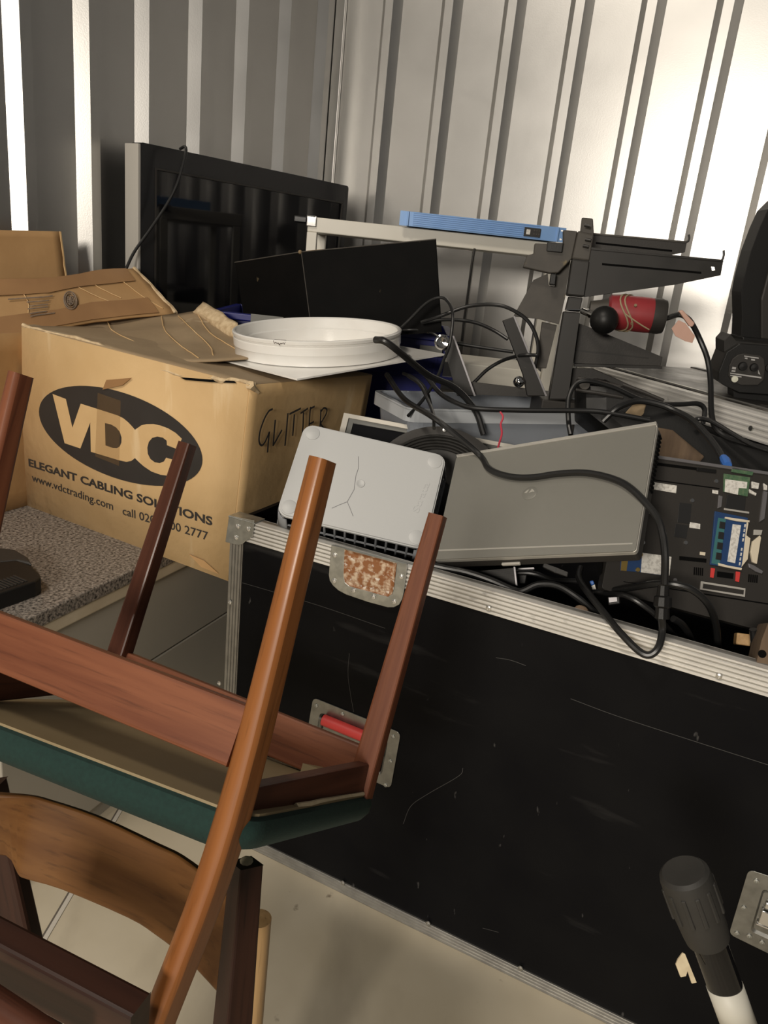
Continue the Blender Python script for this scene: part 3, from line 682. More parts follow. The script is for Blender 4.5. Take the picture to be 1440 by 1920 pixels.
a, b = cf.px(430, 966, .007), cf.px(477, 976, .007)
mesh_obj('bracket_top', MB().box(((a[0]+b[0])/2, CH+.005, -.012), (b[0]-a[0]+.004, .003, .042)), 'zinc', br, Fr(cf.R, cf.o), bevel=.001)
rivet(br, [(446, 987), (466, 992), (443, 1008)], .006, .0084)
for sc_pts in ([(452, 1092), (500, 1106), (600, 1136), (722, 1178)], [(1070, 1310), (1150, 1340), (1250, 1373), (1440, 1434)], [(655, 1225), (653, 1270), (663, 1335)], [(756, 1545), (770, 1512), (800, 1490), (860, 1455), (868, 1440)], [(930, 1233), (958, 1238), (986, 1248)], [(905, 1740), (935, 1748)]):
    q_ = [p[:2] for p in spline([(*cf.px(*p, .0003), 0) for p in sc_pts], 5)]; mesh_obj('scratch', stroke_mb(q_, .0011, .0004), 'scratch', t, solid=.0003)
# recessed latch dish in the top edge
outl = [(621, 1022), (616, 1078), (618, 1089), (624, 1098), (634, 1107), (649, 1115), (690, 1129), (727, 1139), (738, 1139), (748, 1134), (754, 1123), (757, 1110), (763, 1058)]
inl = [(646, 1030), (644, 1080), (647, 1092), (655, 1099), (727, 1119), (735, 1114), (738, 1105), (744, 1056)]
Po, Pi = cp(outl, .012), cp(inl, .012)
dl = mesh_obj('latch_dish', MB().prism(Po, .0062, .012, [Pi]), 'zinc', t, bevel=.0012)
n = len(Pi); cen = np.mean(Pi, 0); mb = MB()
rings = [[(p[0], p[1], .012) for p in Pi], [tuple(lerp(p, cen, .07))+(.0085,) for p in Pi], [tuple(lerp(p, cen, .13))+(.0068,) for p in Pi]]
mb.loft(rings[::-1], True, False); mb.prism([p[:2] for p in rings[2]], .0060, .0068)
dd = mesh_obj('dish', mb, 'rust', dl, Fr(cf.R, cf.o))
Pr = cp([(652, 1044), (724, 1062), (720, 1108), (651, 1090)], .008)
mesh_obj('dish_plate', MB().prism(Pr, .0066, .0080), 'rust', dl, Fr(cf.R, cf.o), bevel=.001)
rivet(dl, [(627.5, 1041), (626.5, 1089), (663, 1107), (700, 1119), (739, 1128), (752, 1081)], .0058, .0118)
# recessed handle with red grip
def rounded(quad, r, n=5):
    out = []; m = len(quad); Q = [np.array(q) for q in quad]
    for i in range(m):
        p, a, b = Q[i], Q[i-1], Q[(i+1) % m]; u, v = unit(a-p), unit(b-p)
        for k in range(n+1):
            s = k/n; out.append(tuple((1-s)**2*(p+u*r)+2*s*(1-s)*p+s*s*(p+v*r)))
    return out
hq = cp([(583, 1311), (748, 1378), (729, 1483), (566, 1412)]); ho = rounded(hq, .014)
hi = rounded(cp([(596, 1339), (724, 1391), (712, 1458), (584, 1405)]), .012)
hd_ = mesh_obj('handle_plate', MB().prism(ho, .0005, .003, [hi]), 'zinc_dark', t, bevel=.001)
cen = np.mean(hi, 0); mb = MB(); rings = [[(p[0], p[1], .003) for p in hi], [tuple(lerp(p, cen, .06))+(-.001,) for p in hi], [tuple(lerp(p, cen, .10))+(.0003,) for p in hi]]
mb.loft([[tuple(p) for p in r] for r in rings][::-1], True, False); mb.prism([p[:2] for p in rings[2]], .0001, .0006)
mesh_obj('handle_dish', mb, 'zinc_dark', hd_, Fr(cf.R, cf.o))
rivet(hd_, [(593, 1323), (642, 1339), (582, 1364), (737, 1381), (732, 1427), (723, 1472)], .005, .003, 'zinc')
g0, g1 = cf.px(606, 1350, .014), cf.px(708, 1392, .014)
mesh_obj('grip', MB().tube([cf.w(*g0, .013), cf.w(*lerp(g0, g1, .5), .013), cf.w(*g1, .013)], .0132, 16), 'red_grip', hd_, Fr(np.eye(3), (0, 0, 0)), bevel=.001)
mb = MB(); gg = g1-g0; gu = unit(gg); gv = np.array([-gu[1], gu[0]])
w0 = g0-gu*.010; w1 = g1+gu*.010
mb.tube([cf.w(*p, z) for p, z in ((w0-gv*.035, .004), (w0-gv*.012, .007), (w0, .012), (g0+gu*.002, .013))], .0035, 8)
mb.tube([cf.w(*p, z) for p, z in ((g1-gu*.002, .013), (w1, .012), (w1-gv*.02, .008), (w1-gv*.042, .004))], .0035, 8)
mb.tube([cf.w(*(g0-gv*.020), .004), cf.w(*(g1-gv*.020), .004)], .004, 8)
mesh_obj('handle_wire', mb, 'zinc_dark', hd_, Fr(np.eye(3), (0, 0, 0)))
# right-hand twist latch
lq = rounded(cp([(1403, 1636), (1512, 1672), (1476, 1812), (1366, 1758)]), .012)
lin = rounded(cp([(1430, 1673), (1490, 1693), (1464, 1778), (1407, 1752)]), .008)
lt = mesh_obj('twist_latch', MB().prism(lq, .0005, .003, [lin]), 'zinc_dark', t, bevel=.001)
cen = np.mean(lin, 0); mb = MB(); mb.loft([[tuple(lerp(p, cen, .12))+(.0002,) for p in lin], [(p[0], p[1], .003) for p in lin]], True, False); mb.prism([tuple(lerp(p, cen, .12)) for p in lin], 0, .0004)
mesh_obj('latch_cup', mb, 'zinc_dark', lt, Fr(cf.R, cf.o))
x, y = cf.px(1450, 1722); mb = MB().box((x, y, .006), (.045, .030, .010)); mb.box((x, y+.026, .006), (.04, .012, .006)); mb.tube([(x-.024, y-.019, .006), (x+.03, y-.019, .006)], .004, 8)
mesh_obj('latch_wing', mb, 'chrome', lt, Fr(cf.R, cf.o), bevel=.002)
rivet(lt, [(1418, 1652), (1395, 1702), (1382, 1750), (1405, 1755), (1429, 1767), (1470, 1786)], .0052, .003, 'zinc')

# ================================================================= UPTURNED GREY BASKET
bR = np.array([[0.99, 0.1409, -0.0118], [-0.1011, 0.6473, -0.7555], [-0.0988, 0.7491, 0.655]])
sc_ = 1.06/1.0
bf2 = Fr(bR, CAM+(np.array([-0.0522, 1.62, 1.0228])-CAM)*1.02); bw, bh = .3173*1.02+.006, .2188*1.02+.006; BD = .088
t = thing('storage_basket', 'grey plastic basket lying upside down on the edge of the black flight case', 'basket', bf2)
rp = rrect(-bw/2, -bh/2, bw/2, bh/2, .022)
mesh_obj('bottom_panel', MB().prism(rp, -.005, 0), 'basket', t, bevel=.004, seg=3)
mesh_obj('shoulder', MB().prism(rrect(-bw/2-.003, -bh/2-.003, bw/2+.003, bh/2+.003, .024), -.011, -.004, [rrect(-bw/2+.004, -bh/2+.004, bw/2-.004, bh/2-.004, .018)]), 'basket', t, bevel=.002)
# four open grid walls
def wallgrid(p, q, nx, nz, zt=-.010, zb=-BD):
    mb = MB(); p = np.array(p); q = np.array(q); d = unit(q-p); L = np.linalg.norm(q-p); nrm = np.array([d[1], -d[0]]); 
    def pt(s, z): return np.array([*(p+d*s+nrm*.10*(-z-.010)), z])
    Rm = np.stack([np.array([*d, 0]), np.array([*nrm, 0]), np.array([0, 0, 1.0])], 1)
    for i in range(nx+1):
        s = L*i/nx; mb.tube([pt(s, zt), pt(s, zb)], .0028, 6)
    for j in range(nz+1):
        z = zt+(zb-zt)*j/nz; mb.tube([pt(0, z), pt(L, z)], .0026 if j < nz else .004, 6)
    return mb
x0, x1, y0, y1 = -bw/2, bw/2, -bh/2, bh/2; c_ = .012
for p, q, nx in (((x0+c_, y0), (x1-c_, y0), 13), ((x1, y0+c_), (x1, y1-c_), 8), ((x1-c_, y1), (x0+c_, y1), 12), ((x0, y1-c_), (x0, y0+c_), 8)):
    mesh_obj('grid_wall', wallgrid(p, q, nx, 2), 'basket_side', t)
for sx in (-1, 1):
    for sy in (-1, 1):
        f = Fr(np.eye(3), (sx*(bw/2-.02), sy*(bh/2-.02), 0)); a0 = math.atan2(sy, sx)-math.pi/4
        mesh_obj('corner_post', MB().lathe([(.024, -.018), (.032, -BD)], 8, f, a0, a0+math.pi/2), 'basket_side', t, solid=.003)
rim_o = rrect(x0-.014, y0-.014, x1+.014, y1+.014, .03); rim_i = rrect(x0-.004, y0-.004, x1+.004, y1+.004, .025)
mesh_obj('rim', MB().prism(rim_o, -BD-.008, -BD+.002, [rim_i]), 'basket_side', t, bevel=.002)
mesh_obj('inner_shade', MB().prism(rrect(x0+.012, y0+.012, x1-.012, y1-.012, .02), -BD+.004, -.014), 'void', t)  # black block filling the basket, standing in for shade behind the grid
# moulded feet, a dimple, cracks and raised lettering on the panel
for sx in (-1, 1):
    for sy in (-1, 1):
        f = Fr(np.eye(3), (sx*(bw/2-.021), sy*(bh/2-.020), 0)); mesh_obj('foot', MB().lathe([(.017, 0), (.0165, .0012), (.0155, .0016), (.0001, .0016)], 20, f), 'basket', t)
dx, dy = bf2.px(676, 907); mesh_obj('dimple', MB().lathe([(.010, .0002), (.009, .0018), (.006, .0010), (.004, .0002), (.0001, .0004)], 20, Fr(np.eye(3), (dx, dy, 0))), 'basket', t)
cr_ = [[(672, 856), (672, 878), (667, 893), (664, 918), (655, 934), (651, 941)], [(651, 941), (638, 946), (622, 953)], [(651, 941), (657, 955), (662, 968)]]
mb = MB()
for c in cr_: m2 = stroke_mb([bf2.px(*p) for p in c], .0012, .0006); mb.add(m2.v, m2.f)
mesh_obj('crack', mb, 'crack', t)
lm = text_mb(bf2, 'Strata', (784, 962), (806, 906), .016, off=.0006, bold=.01)
mesh_obj('embossed_lettering', lm, 'basket', t, solid=.0005)

# ================================================================= CLOSED GREY LAPTOP
lR = np.array([[0.792, 0.1823, -0.5826], [-0.5009, 0.7397, -0.4495], [0.349, 0.6478, 0.6772]])
lf = Fr(lR, np.array([0.3068, 1.5, 1.0728])); LT = 0.0
t = thing('laptop', 'closed silver-grey laptop leaning in the flight case with a cable across its lid', 'laptop', lf)
q4 = cp
lidq = [lf.px(856, 856), lf.px(1231, 794), lf.px(1191, 1033), lf.px(813, 1049)]
lo = rounded(lidq[::-1], .008, 4)
cenl = np.mean(lidq, 0)
mesh_obj('lid', MB().prism(lo, -.010, 0), 'lid', t, bevel=.002, seg=3)
inner = lambda k, z: [tuple(lerp(p, cenl, k))+(z,) for p in lo]
mesh_obj('lid_rim', MB().prism([tuple(lerp(p, cenl, -.006)) for p in lo], -.0115, -.003, [[tuple(lerp(p, cenl, .004)) for p in lo]]), 'lid_edge', t, bevel=.001)
mesh_obj('base', MB().prism([tuple(lerp(p, cenl, -.004)) for p in lo], -.032, -.0125), 'blk_mid', t, bevel=.003)
mb = MB()
mb.prism(lf.P([(820, 1031), (1186, 1018), (1186, 1020.5), (820, 1034)])[::-1], .0, .0007); mesh_obj('lid_seam', mb, 'lid_edge', t)
mesh_obj('hinge_cap', MB().prism(lf.P([(856, 853), (1231, 791), (1231, 797), (857, 858)])[::-1], -.008, .002), 'lid_edge', t, bevel=.001)
ex, ey = lf.px(993, 925); ux_ = unit(lf.px(1010, 922)-lf.px(980, 926))
mesh_obj('logo_badge', MB().lathe([(.0165, 0), (.0165, .0008), (.0155, .0012), (.0001, .0012)], 28, Fr(np.eye(3), (ex, ey, 0))), 'lid', t)
mb = MB(); mb.prism([(ex-.012, ey+.001), (ex-.006, ey+.008), (ex-.002, ey+.009), (ex-.006, ey+.001)][::-1], .0011, .0016); mb.prism([(ex-.001, ey+.001), (ex+.004, ey+.010), (ex+.009, ey+.006), (ex+.011, ey+.001), (ex+.007, ey+.003)][::-1], .0011, .0016)
mesh_obj('logo_mark', mb, 'lid_edge', t)
lx, ly = lf.px(960, 1050, -.022); mesh_obj('latch_button', MB().box((lx, lidq[3][1]*.5+lidq[2][1]*.5-.003, -.022), (.040, .006, .007)), 'silver', t, bevel=.0015)
mb = MB(); pr0, pr1 = np.array(lidq[1]), np.array(lidq[2])
for k in range(14):
    p = lerp(pr0, pr1, .06+.034*k); mb.box((p[0]+.0025, p[1], -.022), (.004, .0035, .012))
mesh_obj('vent_slot', mb, 'void', t)

# ================================================================= OPEN-BACKED BLACK LAPTOP (underside)
l2R = np.array([[0.9924, 0.0806, 0.0932], [0.0426, 0.4855, -0.8732], [-0.1157, 0.8705, 0.4784]])
l2 = Fr(l2R, CAM+(np.array([0.6308, 1.42, 1.0456])-CAM)*1.04)
t = thing('laptop', 'black laptop lying face down with its bottom cover off and memory showing', 'laptop', l2)
q2 = [l2.px(*p) for p in ((1176, 849), (1500, 897), (1490, 1199), (1128, 1104))]; cen2 = np.mean(q2, 0)
mesh_obj('bottom_case', MB().prism(rounded(q2[::-1], .008, 4), -.024, 0), 'blk_mid', t, bevel=.002)
mesh_obj('screen_edge', MB().prism(l2.P([(1222, 853), (1500, 894), (1500, 900), (1222, 859)])[::-1], -.012, .004), 'metal_grey', t, bevel=.001)
def pp(name, pts, z0, z1, mat, parent=None, bevel=.0006, fr=l2): return mesh_obj(name, MB().prism(fr.P(pts)[::-1], z0, z1), mat, parent or t, fr if parent else None, bevel=bevel)
def m4(x, y): return (1120+x/4.5, 840+y/4.5)
def ppm(name, pts, z0, z1, mat, parent=None): return pp(name, [m4(*p) for p in pts], z0, z1, mat, parent)
ppm('panel_line', [(455, 262), (1030, 338), (1030, 348), (455, 272)], 0, .0006, 'void'); ppm('panel_line', [(480, 120), (840, 165), (840, 190), (480, 145)], 0, .0008, 'void')
ppm('battery_contact', [(835, 165), (1000, 185), (998, 215), (833, 195)], 0, .003, 'blk')
ppm('label_sticker', [(455, 285), (670, 318), (664, 382), (450, 345)], 0, .0006, 'label'); ppm('label_sticker', [(415, 500), (455, 545), (450, 555), (408, 548)], 0, .0006, 'label')
ppm('label_sticker', [(778, 625), (868, 640), (866, 685), (776, 672)], 0, .0006, 'label'); ppm('label_sticker', [(970, 352), (1020, 360), (1018, 390), (968, 382)], 0, .0008, 'label'); ppm('label_sticker', [(865, 875), (912, 880), (908, 908), (862, 902)], 0, .0008, 'cream')
for x, y in ((800, 443), (745, 798), (385, 797), (1003, 280), (655, 1115)): mesh_obj('screw', MB().lathe([(.0042, 0), (.004, .0016), (.0001, .002)], 12, Fr(np.eye(3), (*l2.px(*m4(x, y)), 0))), 'chrome' if y < 1000 else 'metal_grey', t)
ppm('cover_patch', [(690, 460), (795, 472), (780, 640), (675, 628)], 0, .0007, 'chip'); ppm('cover_patch', [(660, 640), (765, 655), (750, 765), (645, 748)], 0, .0007, 'chip')
# wireless card
w_ = ppm('wireless_card', [(1062, 218), (1285, 250), (1262, 412), (1058, 370)], .0, .003, 'pcb_green')
ppm('label_sticker', [(1072, 265), (1258, 290), (1252, 345), (1185, 340), (1178, 398), (1066, 372)], .003, .0038, 'label', w_); ppm('board_strip', [(1130, 165), (1310, 205), (1300, 235), (1125, 205)], .0, .004, 'pcb_green')
ppm('connector', [(1295, 285), (1358, 300), (1350, 350), (1298, 340)], 0, .004, 'label'); ppm('connector', [(1275, 350), (1335, 385), (1330, 405), (1278, 380)], 0, .004, 'label')
ppm('chip', [(1090, 395), (1250, 415), (1240, 530), (1075, 510)], 0, .002, 'chip'); ppm('bracket', [(1065, 508), (1275, 540), (1275, 556), (1065, 524)], 0, .003, 'silver'); ppm('ribbon_cable', [(1395, 365), (1428, 372), (1400, 600), (1362, 625)], 0, .004, 'metal_grey')
ppm('bracket', [(1395, 300), (1425, 320), (1425, 360), (1400, 355)], 0, .004, 'label'); ppm('socket', [(1020, 400), (1050, 410), (1040, 500), (1010, 510)], 0, .003, 'metal_grey')
# memory module
mm = ppm('memory_module', [(985, 535), (1262, 592), (1205, 1025), (945, 985)], .0, .004, 'pcb_blue')
ppm('module_edge', [(1010, 590), (1075, 602), (1020, 990), (952, 975)], .004, .0048, 'pcb_teal', mm)
for k in range(4): ppm('chip', [(1022-10*k, 622+87*k), (1068-10*k, 630+87*k), (1062-10*k, 688+87*k), (1014-10*k, 680+87*k)], .0048, .0062, 'chip', mm)
ppm('label_sticker', [(1130, 645), (1200, 655), (1150, 975), (1085, 960)], .0045, .0056, 'label', mm)
mb = MB()
for k in range(9):
    y = 645+40*k; x = 1232-5.6*k
    if 4 <= k <= 4: continue
    mb.prism(l2.P([m4(x, y), m4(x+10, y+2), m4(x+5, y+28), m4(x-5, y+26)])[::-1], .004, .0054)
mesh_obj('contact_print', mb, 'label', mm, l2)
ppm('latch', [(1065, 600), (1065, 585), (1170, 600), (1270, 615), (1268, 632), (1160, 622)], .003, .007, 'cream', mm); ppm('latch', [(1005, 972), (1090, 995), (1205, 1015), (1200, 1034), (1085, 1012), (1010, 995)], .003, .007, 'cream', mm)
ppm('module_shield', [(1250, 625), (1262, 640), (1245, 740), (1278, 765), (1255, 940), (1220, 985), (1205, 1005), (1215, 960)], 0, .006, 'cream')
ppm('side_bracket', [(1362, 740), (1370, 760), (1335, 980), (1300, 965), (1283, 880), (1300, 790)], 0, .005, 'cream'); ppm('side_clip', [(1315, 690), (1385, 695), (1375, 735), (1312, 735)], 0, .004, 'silver'); ppm('side_clip', [(1265, 975), (1310, 990), (1390, 1040), (1380, 1062), (1330, 1045), (1275, 1010)], 0, .004, 'metal_grey')
# small solid-state card
sc = ppm('storage_card', [(195, 905), (345, 900), (350, 880), (618, 918), (598, 1085), (350, 1048), (190, 1035)], .0, .003, 'pcb_blue')
ppm('label_sticker', [(372, 885), (560, 910), (545, 1075), (360, 1050)], .003, .0042, 'label', sc); ppm('label_sticker', [(585, 915), (618, 920), (600, 1080), (580, 1075)], .003, .0042, 'label', sc)
ppm('contact_edge', [(200, 920), (258, 912), (240, 1040), (190, 1035)], .003, .0042, 'gold', sc)
for x, y in ((358, 900), (335, 1028)): mesh_obj('screw', MB().lathe([(.0045, .003), (.0042, .0052), (.0001, .0055)], 12, Fr(l2.R, l2.w(*l2.px(*m4(x, y)), 0))), 'gold', sc, Fr(np.eye(3), (0, 0, 0))) if False else mesh_obj('screw', MB().lathe([(.0045, .003), (.0042, .0052), (.0001, .0055)], 12), 'gold', sc, Fr(l2.R, l2.w(*l2.px(*m4(x, y)), 0)))
ppm('slot', [(690, 912), (920, 935), (918, 968), (690, 945)], 0, .001, 'void')
mb = MB()
for bx, by in ((815, 1005), (1275, 1065)):
    for k in range(5): mb.prism(l2.P([m4(bx+17*k, by+2*k), m4(bx+9+17*k, by+1+2*k), m4(bx+5+17*k, by+66+2*k), m4(bx-4+17*k, by+64+2*k)])[::-1], 0, .0012)
mesh_obj('vent_slot', mb, 'void', t)
ppm('red_latch', [(955, 1012), (988, 1018), (975, 1098), (948, 1092)], 0, .003, 'red_grip'); ppm('red_latch', [(1165, 1042), (1200, 1048), (1190, 1132), (1160, 1125)], 0, .003, 'red_grip')
ppm('latch_recess', [(1010, 1040), (1150, 1058), (1145, 1105), (1008, 1088)], 0, .0008, 'void')
dk = ppm('docking_port', [(870, 1125), (1243, 1185), (1238, 1258), (862, 1195)], 0, .0035, 'silver'); ppm('port_slot', [(885, 1145), (1228, 1200), (1224, 1238), (880, 1185)], .0035, .0042, 'blk_mid', dk)
ppm('front_groove', [(600, 1180), (1440, 1310), (1440, 1322), (600, 1190)], 0, .0008, 'void'); ppm('side_vent', [(0, 940), (45, 935), (35, 1060), (0, 1090)], 0, .001, 'void'); ppm('panel_line', [(220, 1125), (540, 1165), (540, 1171), (220, 1131)], 0, .0006, 'void')

# ================================================================= FRAMED PANEL, WOOFER, TUB
def face(px, py, y, nx=-.1, nz=.2):
    """frame at a pixel's point at depth y, facing the camera roughly (normal nx, -1, nz)"""
    n = unit([nx, -1, nz]); x = unit(np.cross([0, 0, 1.0], n)); return Fr(np.stack([x, np.cross(n, x), n], 1), at(px, py, y))
ff = face(700, 800, 1.93, -.05, .35)
t = thing('framed_panel', 'black panel in off-white frame standing behind the upturned grey basket', 'framed panel', ff)
fo = ff.P([(645, 774), (972, 836), (940, 1010), (600, 960)]); fi = ff.P([(654, 784), (962, 842), (930, 1000), (612, 950)]); fm = ff.P([(662, 793), (955, 847), (925, 990), (622, 942)])
mesh_obj('frame', MB().prism(fo[::-1], -.018, .004, [fi]), 'frame_white', t, bevel=.001)
mesh_obj('mount', MB().prism(fi[::-1], -.012, -.003, [fm]), 'frame_grey', t)
mesh_obj('panel', MB().prism(fm[::-1], -.014, -.008), 'blk_gloss', t)
wf = face(822, 890, 1.79, -.08, .60)
ce = wf.l(wf.o); pr_ = wf.px(700, 868); ptp = wf.px(815, 798); wr = (wf.px(958, 868)[0]-wf.px(690, 868)[0])/2*1.0
t = thing('woofer', 'round black loudspeaker driver with ridged rim between the basket and the tub', 'speaker driver', Fr(wf.R, wf.w(0, ptp[1]-wr, 0)))
mesh_obj('basket_frame', MB().lathe([(.0001, -.07), (wr*.5, -.07), (wr*.92, -.012), (wr, -.010), (wr, 0), (wr*.90, .001), (wr*.88, 0)], 56), 'blk_mid', t)
sp = [(wr*.88, 0)]
for k in range(5):
    r0 = wr*(.87-.045*k); sp += [(r0-wr*.008, .006), (r0-wr*.020, .0075), (r0-wr*.032, .006), (r0-wr*.040, .001)]
sp += [(wr*.60, .0), (wr*.25, -.03), (wr*.24, -.02), (wr*.1, -.006), (.0001, -.004)]
mesh_obj('cone', MB().lathe(sp, 56), 'rubber', t)
for a in (90, 30, 150, 210, 270, 330):
    mesh_obj('screw', MB().lathe([(.005, .001), (.0045, .004), (.0001, .0045)], 12, Fr(np.eye(3), (wr*.945*math.cos(math.radians(a)), wr*.945*math.sin(math.radians(a)), 0))), 'rivet', t)

RZ = at(900, 742, 2.20)[2]
tb = [atz(680, 733, RZ), atz(1062, 742, RZ), atz(1136, 790, RZ), atz(640, 782, RZ)]
tb = [atz(702, 731, RZ), atz(1064, 742, RZ)]; bx = unit(tb[1]-tb[0]); by = np.array([bx[1], -bx[0], 0]); bwid = np.linalg.norm(tb[1]-tb[0]); 
bdep = .24
tf_ = Fr(np.stack([bx, -by, [0, 0, 1.0]], 1), (tb[0]+tb[1])/2+by*bdep/2-np.array([0, 0, .20]))
t = thing('storage_tub', 'clear plastic tub with a flat rim standing behind the round speaker driver', 'tub', tf_)
H2 = .20
def tr(s, z): return [(x, y, z) for x, y in rrect(-bwid/2*s, -bdep/2*s, bwid/2*s, bdep/2*s, .03, 4)]
mb = MB(); mb.loft([tr(.90, .004), tr(.99, H2)], True, False); mb.loft([tr(.89, .008)[::-1], tr(.98, H2)[::-1]], True, False)
mb.add(tr(.90, .004), [tuple(range(24))[::-1]]); mb.add(tr(.89, .008), [tuple(range(24))])
mesh_obj('body', mb, 'clear', t)
mb = MB(); a, b = tr(1.02, 0), tr(.98, 0); mb.prism([p[:2] for p in a], H2-.006, H2, [[p[:2] for p in b]]); mb.prism([p[:2] for p in a], H2-.035, H2-.004, [[p[:2] for p in tr(1.012, 0)]])
mesh_obj('rim', mb, 'clear_rim', t)
o = thing('grey_box', 'dark grey box standing inside the clear plastic tub', 'box', Fr(tf_.R, tf_.w(-.09, .02, .01)))
mesh_obj('body', MB().box((0, 0, .06), (.22, .10, .12)), 'blk_mid', o, bevel=.004)
mesh_obj('lid', MB().box((0, 0, .124), (.225, .105, .008)), 'blk', o, bevel=.002)

# ================================================================= GREY STEEL BRACKET STAND
def rx_(x, y): return (960+x/3.6, 390+y/3.6)
sf = face(1070, 560, 2.16, -.12, .06)
t = thing('bracket_stand', 'dark grey steel stand with slotted bracket arms in front of the back wall', 'stand', sf)
def sp_(name, pts, z0, z1, mat, holes=(), bevel=.0015, parent=None):
    return mesh_obj(name, MB().prism(sf.P([rx_(*p) for p in pts])[::-1], z0, z1, [sf.P([rx_(*p) for p in h]) for h in holes]), mat, parent or t, sf if parent else None, bevel=bevel)
slot = lambda a, b, c, d: [a, b, c, d]
up = sp_('bracket_arm', [(520, 285), (1408, 368), (1392, 458), (1090, 520), (480, 604)], .02, .024, 'steel_dark', [[(1328, 398), (1352, 402), (1356, 424), (1334, 428)]], .0008)
mesh_obj('arm_flange', MB().prism(sf.P([rx_(*p) for p in [(520, 270), (1408, 354), (1408, 370), (520, 288)]])[::-1], -.012, .026), 'steel_dark', up, sf, bevel=.001)
mesh_obj('arm_hook', MB().tube([sf.w(*sf.px(*rx_(*p)), .02) for p in ((1400, 360), (1410, 345), (1416, 318), (1414, 290))], .003, 8), 'steel_dark', up, Fr(np.eye(3), (0, 0, 0)))
far = sp_('bracket_arm', [(530, 148), (1238, 210), (1225, 278), (1075, 308), (540, 300)], -.10, -.096, 'blk_mid', (), .0008)
mesh_obj('arm_flange', MB().prism(sf.P([rx_(*p) for p in [(530, 138), (1238, 200), (1238, 214), (530, 152)]])[::-1], -.125, -.094), 'steel_dusty', far, sf, bevel=.001)
mesh_obj('arm_hook', MB().tube([sf.w(*sf.px(*rx_(*p)), -.1) for p in ((1235, 206), (1252, 198), (1258, 178), (1255, 152))], .003, 8), 'steel_dark', far, Fr(np.eye(3), (0, 0, 0)))
sp_('slot_shade', [(600, 376), (1262, 434), (1262, 448), (600, 390)], .0238, .0246, 'void', bevel=0, parent=up); sp_('slot_shade', [(595, 206), (1135, 262), (1133, 276), (595, 220)], -.0965, -.0955, 'void', bevel=0, parent=far)  # dark strips stand in for the shade inside the arm channels
lo_ = sp_('bracket_arm', [(440, 772), (600, 832), (1028, 1008), (1014, 1078), (420, 1058)], -.03, -.026, 'blk_mid', (), .0008)
sp_('slot_shade', [(450, 958), (935, 1012), (935, 1022), (450, 970)], -.0265, -.0255, 'steel_dark', bevel=0, parent=lo_)
mesh_obj('arm_flange', MB().prism(sf.P([rx_(*p) for p in [(420, 1050), (1014, 1068), (1014, 1086), (420, 1070)]])[::-1], -.06, .0), 'steel_dark', lo_, sf, bevel=.001)
sp_('sleeve', [(400, 348), (515, 362), (480, 604), (364, 592)], -.02, .032, 'steel_dark', bevel=.004)
sp_('sleeve_cap', [(440, 160), (546, 186), (515, 364), (398, 350)], -.02, .028, 'steel_dusty', bevel=.004)
sp_('top_tab', [(470, 66), (546, 72), (552, 185), (458, 176)], -.004, .006, 'steel_dusty', bevel=.003)
mb = MB()
for p in ((500, 125), (505, 220), (490, 262)): mb.tube([sf.w(*sf.px(*rx_(p[0]-18, p[1])), .03), sf.w(*sf.px(*rx_(p[0]+18, p[1]+8)), .034)], .004, 8)
mesh_obj('bolt', mb, 'steel_dark', t, Fr(np.eye(3), (0, 0, 0)))
sp_('neck', [(380, 598), (472, 608), (452, 702), (356, 692)], -.012, .022, 'steel_dark', bevel=.002)
sp_('neck_ring', [(360, 680), (520, 682), (518, 697), (355, 694)], -.006, .026, 'chrome', bevel=.002)
sp_('post', [(345, 696), (455, 706), (372, 1290), (246, 1290)], -.02, .030, 'steel_dark', bevel=.004)
sp_('dusty_plate', [(148, 482), (245, 440), (252, 520), (292, 525), (310, 335), (400, 348), (364, 600), (320, 785), (185, 750), (10, 732)], -.03, -.024, 'steel_dusty', bevel=.001)
sp_('clamp_bracket', [(152, 240), (345, 250), (345, 150), (440, 160), (400, 348), (310, 440), (250, 442), (72, 402), (100, 322), (145, 310)], -.022, .012, 'steel_dusty', bevel=.003)
sp_('clamp_jaw', [(235, 235), (345, 240), (335, 305), (230, 295)], .012, .020, 'blk', bevel=.002)
sp_('clamp_bolt', [(262, 440), (298, 445), (290, 525), (250, 520)], -.01, .01, 'blk', bevel=.003)
sp_('rear_post', [(210, 768), (312, 792), (238, 1090), (165, 1090)], -.07, -.045, 'steel_dusty', bevel=.002)
sp_('base_plate', [(380, 1085), (560, 1090), (700, 1150), (1000, 1290), (370, 1290)], -.05, -.03, 'blk_mid', bevel=.002)
# base runs down behind the case contents
fo_ = sf.w(*sf.px(*rx_(310, 1290)), 0)
mesh_obj('foot', MB().box((fo_[0], fo_[1]+.05, fo_[2]-.05), (.10, .18, .10)), 'blk_mid', t, Fr(np.eye(3), (0, 0, 0)), bevel=.003)

# ================================================================= RED TOOL with black knob, on the stand
ax0, ax1 = sf.w(*sf.px(1137, 583), .0), sf.w(*sf.px(1222, 592), .0); tlf = fr_z(ax0, ax1-ax0, (0, -1, 0)); TLn = np.linalg.norm(ax1-ax0)
t = thing('power_tool', 'red-bodied power tool with black ball knob clamped under the bracket arms', 'power tool', tlf)
rb = .046
mesh_obj('body', MB().lathe([(.0001, 0), (rb*.75, 0), (rb*.95, .006), (rb, .03), (rb, TLn-.01), (rb*.98, TLn), (.0001, TLn)], 28), 'red_tool', t)
mesh_obj('end_cap', MB().lathe([(rb*.99, TLn-.002), (rb*1.0, TLn+.02), (rb*.93, TLn+.032), (.0001, TLn+.034)], 28), 'blk_mid', t)
mesh_obj('gear_housing', MB().lathe([(.0001, -.045), (.022, -.045), (.027, -.02), (.034, 0), (.0001, 0)], 20), 'steel_dusty', t)
kb = sf.w(*sf.px(1126, 600), .075)
